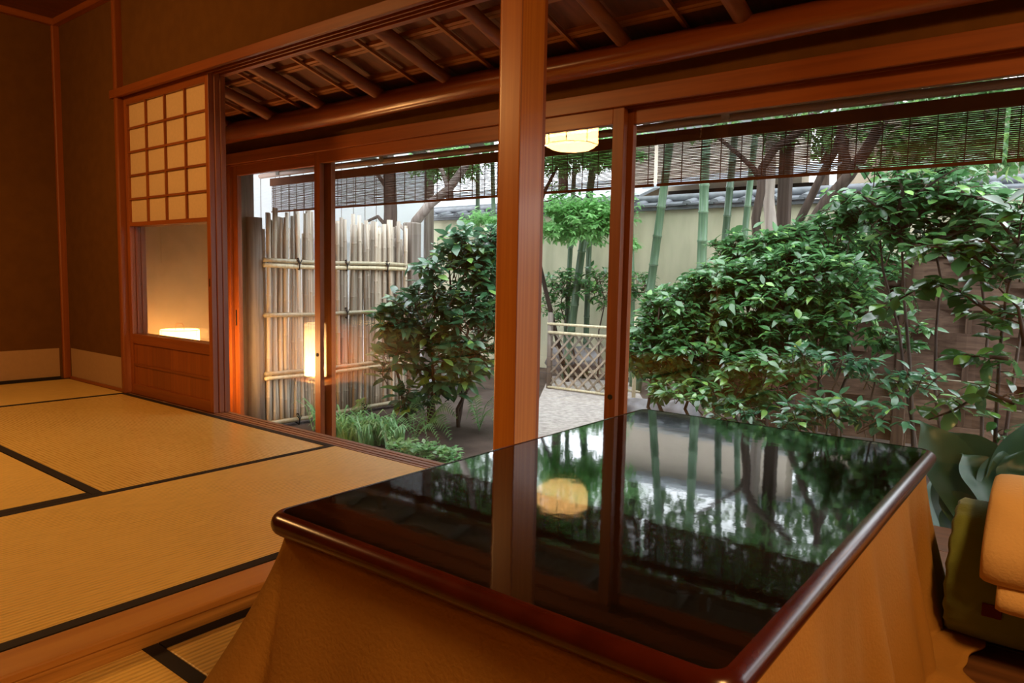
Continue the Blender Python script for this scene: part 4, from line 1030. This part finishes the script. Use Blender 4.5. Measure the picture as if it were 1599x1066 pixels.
branchy('spreading_camellia', bO, 'tall camellia spreading light green leaves above the woven fence top right', 'shrub',
        [([bO, P(1420, 560, y=yO+0.2), P(1412, 470, y=yO+0.1), P(1408, 380, y=yO), P(1400, 330, y=yO)], 0.0),
         (L3(yO, (1408, 380), (1380, 330), (1340, 300), (1310, 320)), 1.65), (L3(yO, (1400, 340), (1410, 300), (1400, 265)), 1.98), (L3(yO, (1408, 360), (1450, 320), (1500, 290), (1540, 300)), 2.20),
         (L3(yO, (1405, 390), (1470, 370), (1540, 350), (1590, 345)), 1.98), (L3(yO, (1400, 330), (1450, 290), (1480, 270)), 2.20), (L3(yO, (1408, 360), (1380, 370), (1360, 350)), 1.54), (L3(yO-0.1, (1500, 300), (1560, 320), (1600, 330)), 2.20)],
        'leaf_mid', 0.078, 0.52, 300, 42, 'camellias on the right', side=0.12, radius=0.012)

yH = 4.3; bH = P(1480, 640, y=yH+0.3); bH[2] = GZ
st_ = [wander(rg0, (bH[0]+dx, yH+0.3, GZ-0.02), P(px, py, y=yH), 6, 0.03) for dx, px, py in ((0, 1450, 340), (0.15, 1540, 330), (-0.1, 1370, 330), (0.3, 1600, 350))]
shrub('tall_evergreen', bH, 'tall light green evergreen whose crown shows below the blind at the right', 'shrub',
      [E(1460, 300, yH, 0.34, 0.25, 0.13, 80, 0.2), E(1540, 335, yH, 0.34, 0.25, 0.12, 80, 0.2), E(1370, 320, yH+0.1, 0.30, 0.25, 0.14, 70, 0.2), E(1590, 390, yH, 0.25, 0.25, 0.14, 45, 0.2), E(1430, 370, yH, 0.3, 0.2, 0.09, 40, 0.2), E(1310, 350, yH+0.2, 0.2, 0.2, 0.1, 30, 0.2), E(1420, 260, yH, 0.3, 0.2, 0.06, 24, 0.2)],
      st_, 'leaf_mid', 0.085, 0.52, (5, 8), 300, 35, 'evergreen garden shrubs', twig_len=0.12, stem_r=0.012)
# trees
def tree(name, label, trunk_lines, crown, matl, L_, ratio, seed, barkm, k_leaf=(5, 8), group='garden trees', n_ind=0, base=None):
    rg = np.random.default_rng(seed); base = base if base is not None else trunk_lines[0][0][0]
    t = thing(name, tuple(base), label, 'tree', group)
    for i, (pts, r0, r1) in enumerate(trunk_lines):
        n = len(pts); part('trunk' if i == 0 else 'limb', MB().tube(pts, [r0+(r1-r0)*k/(n-1) for k in range(n)], 12), M[barkm], t, smooth=True)
    meshes = [leaf_mesh('leaf', 1.0, ratio*f, 0.25*g, 0.08, M[matl]) for f, g in ((1, 1), (0.85, 1.4), (1.1, 0.6))]
    mats = []
    for (c, r, n, shell) in crown:
        for p, q in ell_points(rg, c, r, n, shell): mats += cluster(rg, p, q+np.array([0, 0, 0.3]), int(rg.integers(k_leaf[0], k_leaf[1]+1)), L_, 0.12)
    if mats: place_leaves(t, mats, meshes, n_ind)
    return t
def G(p): q = np.array(p); q[2] = GZ-0.05; return q
# trunk by the fence end, with the pale arching limb
yT = 4.75
t0 = [G(P(606, 520, y=yT)), P(608, 420, y=yT), P(610, 330, y=yT), P(608, 262, y=yT), P(600, 205, y=yT), P(596, 120, y=yT)]
tree('garden_tree', 'brown tree trunk rising behind the end of the bamboo fence', [(t0, 0.075, 0.05), ([P(608, 300, y=yT), P(585, 265, y=yT), P(565, 250, y=yT+0.1)], 0.022, 0.012), ([P(606, 356, y=yT), P(590, 338, y=yT), P(572, 346, y=yT+0.3)], 0.02, 0.013)],
     [(P(560, 130, y=5.2), (0.8, 0.7, 0.4), 60, 0.3)], 'leaf_canopy', 0.09, 0.45, 51, 'bark')
t1 = [G(P(638, 520, y=5.0)), P(637, 430, y=5.0), P(637, 385, y=5.0), P(650, 345, y=5.0), P(672, 318, y=5.0), P(700, 296, y=5.1), P(725, 262, y=5.2), P(740, 225, y=5.3), P(752, 160, y=5.4)]
tree('arching_tree', 'pale smooth trunk arching to the right above the left camellia', [(t1, 0.062, 0.03), ([P(640, 368, y=5.0), P(625, 352, y=5.0), P(600, 345, y=5.1)], 0.02, 0.012), ([P(700, 296, y=5.1), P(690, 265, y=5.2), P(668, 235, y=5.2)], 0.024, 0.014)],
     [(P(740, 130, y=5.8), (0.8, 0.7, 0.35), 50, 0.3)], 'leaf_canopy', 0.085, 0.45, 52, 'bark_pale')
# multi-stemmed tree at the right
yM = 5.35
tree('dark_stemmed_tree', 'dark tree with stems forking up through the blind above the right shrub',
     [([G(P(1238, 520, y=yM)), P(1235, 440, y=yM), P(1240, 395, y=yM), P(1262, 360, y=yM), P(1290, 315, y=yM), P(1325, 275, y=yM), P(1352, 235, y=yM), P(1378, 190, y=yM), P(1400, 120, y=yM)], 0.052, 0.034),
      ([P(1228, 390, y=yM+0.1), P(1248, 345, y=yM+0.1), P(1268, 305, y=yM+0.1), P(1285, 268, y=yM+0.1), P(1305, 235, y=yM+0.15), P(1318, 180, y=yM+0.2)], 0.032, 0.024),
      ([P(1325, 275, y=yM), P(1322, 250, y=yM), P(1312, 215, y=yM), P(1314, 180, y=yM)], 0.034, 0.022)],
     [(P(1350, 150, y=5.8), (1.2, 0.7, 0.35), 130, 0.2), (P(1500, 200, y=5.6), (0.8, 0.6, 0.35), 100, 0.2), (P(1440, 60, y=5.8), (1.6, 0.9, 0.5), 160, 0.2), (P(1560, 230, y=5.2), (0.5, 0.4, 0.25), 50, 0.2), (P(1250, 190, y=6.2), (0.6, 0.5, 0.25), 45, 0.2)],
     'leaf_canopy', 0.085, 0.45, 53, 'bark')
tree('slender_dark_tree', 'slender dark crooked stem left of the pale grey trunk',
     [([G(P(1198, 520, y=5.3)), P(1196, 420, y=5.3), P(1182, 375, y=5.3), P(1180, 340, y=5.3), P(1188, 300, y=5.3), P(1190, 262, y=5.3), P(1210, 232, y=5.35), P(1245, 208, y=5.4), P(1270, 180, y=5.5)], 0.036, 0.026),
      ([P(1190, 285, y=5.3), P(1176, 262, y=5.3), P(1150, 238, y=5.4), P(1110, 205, y=5.5)], 0.024, 0.013)],
     [(P(1130, 180, y=5.7), (0.6, 0.5, 0.3), 40, 0.2)], 'leaf_canopy', 0.08, 0.45, 54, 'bark')
tree('grey_trunk_tree', 'pale grey upright trunk with a knot among the dark stems',
     [([G(P(1214, 520, y=5.9)), P(1208, 400, y=5.9), P(1205, 360, y=5.9), P(1200, 310, y=5.9), P(1203, 262, y=5.9), P(1204, 180, y=5.9)], 0.052, 0.040)],
     [(P(1190, 90, y=6.2), (0.9, 0.6, 0.4), 60, 0.2)], 'leaf_canopy', 0.085, 0.45, 55, 'bark_pale')
post('garden_post', *(lambda a: (a[0]-0.05, a[0]+0.05, 6.3, 6.4, GZ-0.05, 2.6))(P(1221, 330, y=6.3)), M['bark'], 'dark straight garden post behind the grey trunk', 0.01)
# young maple in the middle gap
yMa = 6.2; bM = P(948, 430, y=yMa); bM[2] = GZ
tree('young_maple', 'light green maple with fine leaves hanging behind the post and door stile',
     [([np.array(bM)-np.array([0.7, -0.4, 0]), P(830, 360, y=yMa), P(850, 300, y=yMa), P(880, 240, y=yMa), P(905, 150, y=yMa)], 0.026, 0.012), ([P(845, 318, y=yMa), P(890, 300, y=yMa), P(935, 325, y=yMa)], 0.010, 0.005)],
     [(P(915, 345, y=yMa), (0.46, 0.4, 0.30), 150, 0.0), (P(870, 330, y=yMa), (0.4, 0.4, 0.28), 110, 0.0), (P(950, 330, y=yMa), (0.35, 0.4, 0.26), 90, 0.0), (P(905, 325, y=yMa), (0.42, 0.35, 0.10), 170, 0.1), (P(880, 360, y=yMa), (0.28, 0.3, 0.12), 76, 0.1), (P(945, 350, y=yMa), (0.22, 0.3, 0.14), 76, 0.1), (P(985, 378, y=yMa), (0.10, 0.2, 0.06), 23, 0.1), (P(900, 230, y=yMa), (0.9, 0.6, 0.3), 419, 0.1), (P(840, 130, y=yMa+0.3), (1.4, 0.7, 0.5), 613, 0.1), (P(760, 340, y=yMa), (0.4, 0.3, 0.12), 76, 0.1), (P(700, 250, y=yMa+0.2), (0.7, 0.4, 0.3), 226, 0.1)],
     'leaf_maple', 0.072, 0.42, 56, 'bark', (8, 13))

for k, (px, py, yy, rx, rz, n, lb) in enumerate(((1010, 110, 10.6, 1.5, 0.7, 260, 'leafy tree crown beyond the garden wall above the sheet roof'), (700, 190, 9.2, 1.6, 0.75, 260, 'leafy tree crown beyond the garden wall above the left camellia'), (1290, 150, 11.5, 1.8, 1.0, 260, 'leafy tree crown beyond the beige house'), (1530, 170, 9.5, 1.5, 0.75, 280, 'leafy tree crown beyond the wall at the right picture edge'), (1060, -40, 11.2, 1.9, 0.9, 330, 'tall leafy tree rising behind the low building, above the picture'), (1220, 10, 10.2, 1.5, 0.8, 300, 'tall leafy tree above the dark forking stems'), (880, 40, 9.0, 1.5, 0.8, 300, 'tall leafy tree above the young maple'))):
    c = P(px, py, y=yy); tree('background_tree', lb, [([np.array([c[0], c[1], GZ-0.05]), np.array([c[0]+0.1, c[1], 1.0]), np.array(c)], 0.12, 0.05)], [(c, (rx, 0.9, rz), n, 0.2), (c+np.array([0.2, 0.3, 1.3]), (rx*1.1, 1.0, 0.8), int(n*0.8), 0.2)], 'leaf_canopy', 0.15, 0.55, 90+k, 'bark', group='trees beyond the wall')
# ---- aspidistra by the right end of the table, just outside the glass
def strap_leaf(base, tip, width, arch, twist=0.0, cols=5, rows=14):
    base = np.array(base, float); tip = np.array(tip, float); d = tip-base; L_ = np.linalg.norm(d)
    up = np.array([0, 0, 1.0]); sidev = np.cross(d/L_, np.array([0.62, -0.78, 0.1])); mb = MB()
    view = -FW; sidev = np.cross(d/L_, view); sidev /= np.linalg.norm(sidev)
    nrm = np.cross(sidev, d/L_)
    for i in range(rows+1):
        t = i/rows; p = base + d*t + up*arch*math.sin(math.pi*t)*0.6 - up*arch*0.9*t**3
        w = width*(0.22 + 0.78*math.sin(math.pi*min(1, t*0.92+0.08))**0.75)*(1 if t < 0.75 else max(0.03, 1-((t-0.75)/0.25)**1.7))
        ca, sa = math.cos(twist*t), math.sin(twist*t); s = sidev*ca + nrm*sa; nn = nrm*ca - sidev*sa
        for c in range(cols):
            u = 2*c/(cols-1)-1
            mb.v.append(tuple(p + s*u*w/2 + nn*0.16*w*abs(u) + nn*0.01*math.sin(9*t+u)))
    for i in range(rows):
        for c in range(cols-1):
            a = i*cols+c; mb.f.append((a, a+1, a+cols+1, a+cols))
    return mb
asp = thing('aspidistra', tuple(P(1540, 830, y=3.0)*np.array([1, 1, 0])+np.array([0, 0, GZ])), 'clump of broad dark green strap leaves beside the right end of the table', 'plant')
for (ax, ay), (bx, by), w, ar, tw_, yy in (((1545, 850), (1436, 648), 0.19, 0.02, 0.1, 2.98), ((1615, 805), (1478, 662), 0.14, 0.03, 0.5, 3.05), ((1560, 800), (1500, 700), 0.15, 0.02, -0.3, 2.95), ((1535, 840), (1605, 640), 0.18, 0.03, -0.2, 3.05),
      ((1570, 850), (1560, 690), 0.20, 0.02, 0.2, 3.0), ((1640, 780), (1570, 700), 0.19, 0.03, 0.4, 2.95), ((1550, 870), (1466, 752), 0.12, 0.03, 0.3, 2.93), ((1590, 830), (1625, 700), 0.18, 0.02, 0, 3.1), ((1500, 860), (1472, 720), 0.16, 0.02, 0.2, 3.15), ((1530, 860), (1515, 730), 0.19, 0.02, 0.3, 3.12), ((1580, 850), (1590, 725), 0.19, 0.02, 0.1, 3.2), ((1480, 870), (1452, 735), 0.15, 0.02, -0.2, 3.25), ((1510, 880), (1490, 770), 0.17, 0.02, 0.1, 2.96)):
    part('strap_leaf', strap_leaf(P(ax, ay, y=yy), P(bx, by, y=yy+0.05), w, ar, tw_), M['aspid'], asp, smooth=True)

# ---- ferns, grass and ground cover beyond the sill
def fern(base, fr, label):
    t = thing('fern', tuple(base), label, 'fern', 'garden ferns')
    for (tip, w) in fr:
        a = np.array(base, float); b = np.array(tip, float); mb = MB(); n = 20; d = b-a
        sidev = np.cross(d/np.linalg.norm(d), np.array([0, -0.5, 0.85])); sidev /= np.linalg.norm(sidev)
        spine = [a+d*i/n + np.array([0, 0, 0.14])*math.sin(math.pi*i/n) for i in range(n+1)]
        mb.tube(spine, [0.003*(1-0.7*i/n) for i in range(n+1)], 4)
        for i in range(2, n):
            l = w*math.sin(math.pi*(i/n)**0.75)*0.9+0.008
            for s in (-1, 1):
                q = spine[i]; dd = sidev*s + d/np.linalg.norm(d)*0.35; dd /= np.linalg.norm(dd); bw = np.linalg.norm(d)/n*0.40
                f = d/np.linalg.norm(d); e = q+dd*l-np.array([0, 0, 0.25*l]); mid = q+dd*l*0.5
                mb.add([q-f*bw*0.6, mid-f*bw, e, mid+f*bw, q+f*bw*0.6], [(0, 1, 2, 3, 4)])
        part('frond', mb, M['fernleaf'], t)
    return t
fb = P(664, 672, z=GZ)
fern(fb, [(P(706, 690, y=fb[1]-0.1), 0.085), (P(640, 640, y=fb[1]-0.1), 0.07), (P(716, 655, y=fb[1]), 0.08), (P(690, 632, y=fb[1]+0.1), 0.07), (P(655, 632, y=fb[1]+0.1), 0.06)], 'fern with a long arching frond under the left camellia')
fb = P(748, 672, z=GZ)
fern(fb, [(P(776, 640, y=fb[1]-0.1), 0.08), (P(728, 655, y=fb[1]-0.1), 0.07), (P(735, 632, y=fb[1]), 0.07), (P(778, 668, y=fb[1]-0.1), 0.06)], 'fern close to the left side of the cedar post')
fb = P(567, 668, z=GZ)
fern(fb, [(P(560, 640, y=fb[1]), 0.05), (P(582, 650, y=fb[1]), 0.05), (P(548, 655, y=fb[1]), 0.04)], 'small fern at the bottom of the bamboo fence')
fb = P(648, 690, z=GZ)
fern(fb, [(P(612, 679, y=fb[1]), 0.02), (P(640, 668, y=fb[1]), 0.03), (P(690, 700, y=fb[1]), 0.03), (P(668, 690, y=fb[1]-0.1), 0.025)], 'thin pale fern beside the ground cover near the sill')
def grass(c, n, R, h, label, seed, wid=0.013):
    rg = np.random.default_rng(seed); t = thing('grass_clump', tuple(c), label, 'grass', 'grass clumps beyond the sill'); mb = MB()
    for k in range(n):
        a = rg.uniform(0, 6.28); p = np.array(c)+np.array([rg.uniform(-R, R)*1.6, rg.uniform(-R, R)*0.5, 0]); hh = h*rg.uniform(0.6, 1.2); out = np.array([math.cos(a), math.sin(a), 0])*hh*rg.uniform(0.4, 1.0)
        s = np.array([-math.sin(a), math.cos(a), 0])*wid/2
        q = [p, p+out*0.35+np.array([0, 0, hh*0.7]), p+out*0.8+np.array([0, 0, hh*0.85]), p+out*1.25+np.array([0, 0, hh*0.6])]
        mb.add([q[0]-s, q[0]+s, q[1]-s, q[1]+s, q[2]-s*0.8, q[2]+s*0.8, q[3]], [(0,1,3,2),(2,3,5,4),(4,5,6)])
    part('blades', mb, M['grassleaf'], t, kind='stuff'); return t
grass(P(548, 690, z=GZ), 140, 0.14, 0.20, 'grass clump at the right foot of the left door stile', 61)
grass(P(588, 690, z=GZ), 170, 0.15, 0.20, 'thick grass clump beyond the sill between the ferns', 62)
grass(P(497, 674, z=GZ), 14, 0.04, 0.22, 'few grass blades at the foot of the bamboo fence', 63)
gcv = P(640, 712, z=GZ)
rgc = np.random.default_rng(71); t = thing('ground_cover', tuple(gcv), 'low pale-leaved ground cover along the sill near the table corner', 'plant')
meshes = [leaf_mesh('leaf', 1.0, 0.62, 0.2, 0.1, M['grassleaf']), leaf_mesh('leaf', 1.0, 0.5, 0.4, 0.1, M['grassleaf'])]
mats = []
for k in range(110):
    u = rgc.random(); px = 605+u*110; py = 704+u*18+rgc.uniform(-6, 8)
    p = P(px, py, z=GZ+0.01) + np.array([0, 0, rgc.uniform(0.02, 0.09)]); mats += cluster(rgc, p, np.array([0, 0, 1.0]), 4, 0.05, 0.03)
place_leaves(t, mats, meshes, 80)

# ---- reed blind hanging under the eaves
BY = 3.2; zt_, zb2 = 1.444, 1.190; bx0, bx1 = -4.85, 1.5
bp = thing('blind_pole', (-1.6, BY, 1.475), 'long bamboo pole under the eaves that carries the reed blind', 'pole')
part('pole', MB().tube([(-5.0+0.5*k, BY, 1.472+0.003*math.sin(k)) for k in range(14)], 0.019, 10), M['pole'], bp, smooth=True)
for k in range(6):
    x = -4.75+1.15*k
    part('bracket', MB().box(x-0.02, x+0.02, BY-0.02, BY+0.02, 1.462, slope_z(BY)+0.01), M['eave'], bp)
def blind(x0, x1, label, seed, zt=zt_, zb=zb2):
    rg = np.random.default_rng(seed); t = thing('reed_blind', ((x0+x1)/2, BY, zt), label, 'reed blind', 'reed blinds under the eaves')
    part('head_band', MB().box(x0-0.01, x1+0.01, BY-0.012, BY+0.012, zt-0.056, zt), M['blind_band'], t, bevel=0.004)
    mb = MB(); z = zb+0.012
    while z < zt-0.056:
        n = 24; dz = rg.normal(0, 0.0006, n+1)
        for j in range(n): mb.bar((x0+(x1-x0)*j/n, BY+rg.normal(0, 0.001), z+dz[j]), (x0+(x1-x0)*(j+1)/n, BY+rg.normal(0, 0.001), z+dz[j+1]), 0.004, 0.0046)
        z += 0.0072
    part('reeds', mb, M['blind'], t, kind='stuff')
    part('bottom_rod', MB().box(x0, x1, BY-0.007, BY+0.007, zb, zb+0.011), M['blind_band'], t)
    x = x0+0.03
    while x < x1:
        part('cord', MB().box(x, x+0.004, BY-0.0065, BY-0.0035, zb, zt), M['blind'], t); x += 0.095
    for q in (x0+0.10, (x0+x1)/2, x1-0.15):
        part('hanging_loop', MB().tube([(q, BY, zt), (q, BY, 1.474)], 0.0022, 5), M['twine'], t)
    return t
blind(bx0, -1.655, 'dark reed blind under the eaves left of the door stile', 81)
blind(-1.635, 0.05 - 0.30, 'dark reed blind under the eaves on the right', 82)
blind(-0.235, bx1, 'dark reed blind at the far right picture edge', 83)
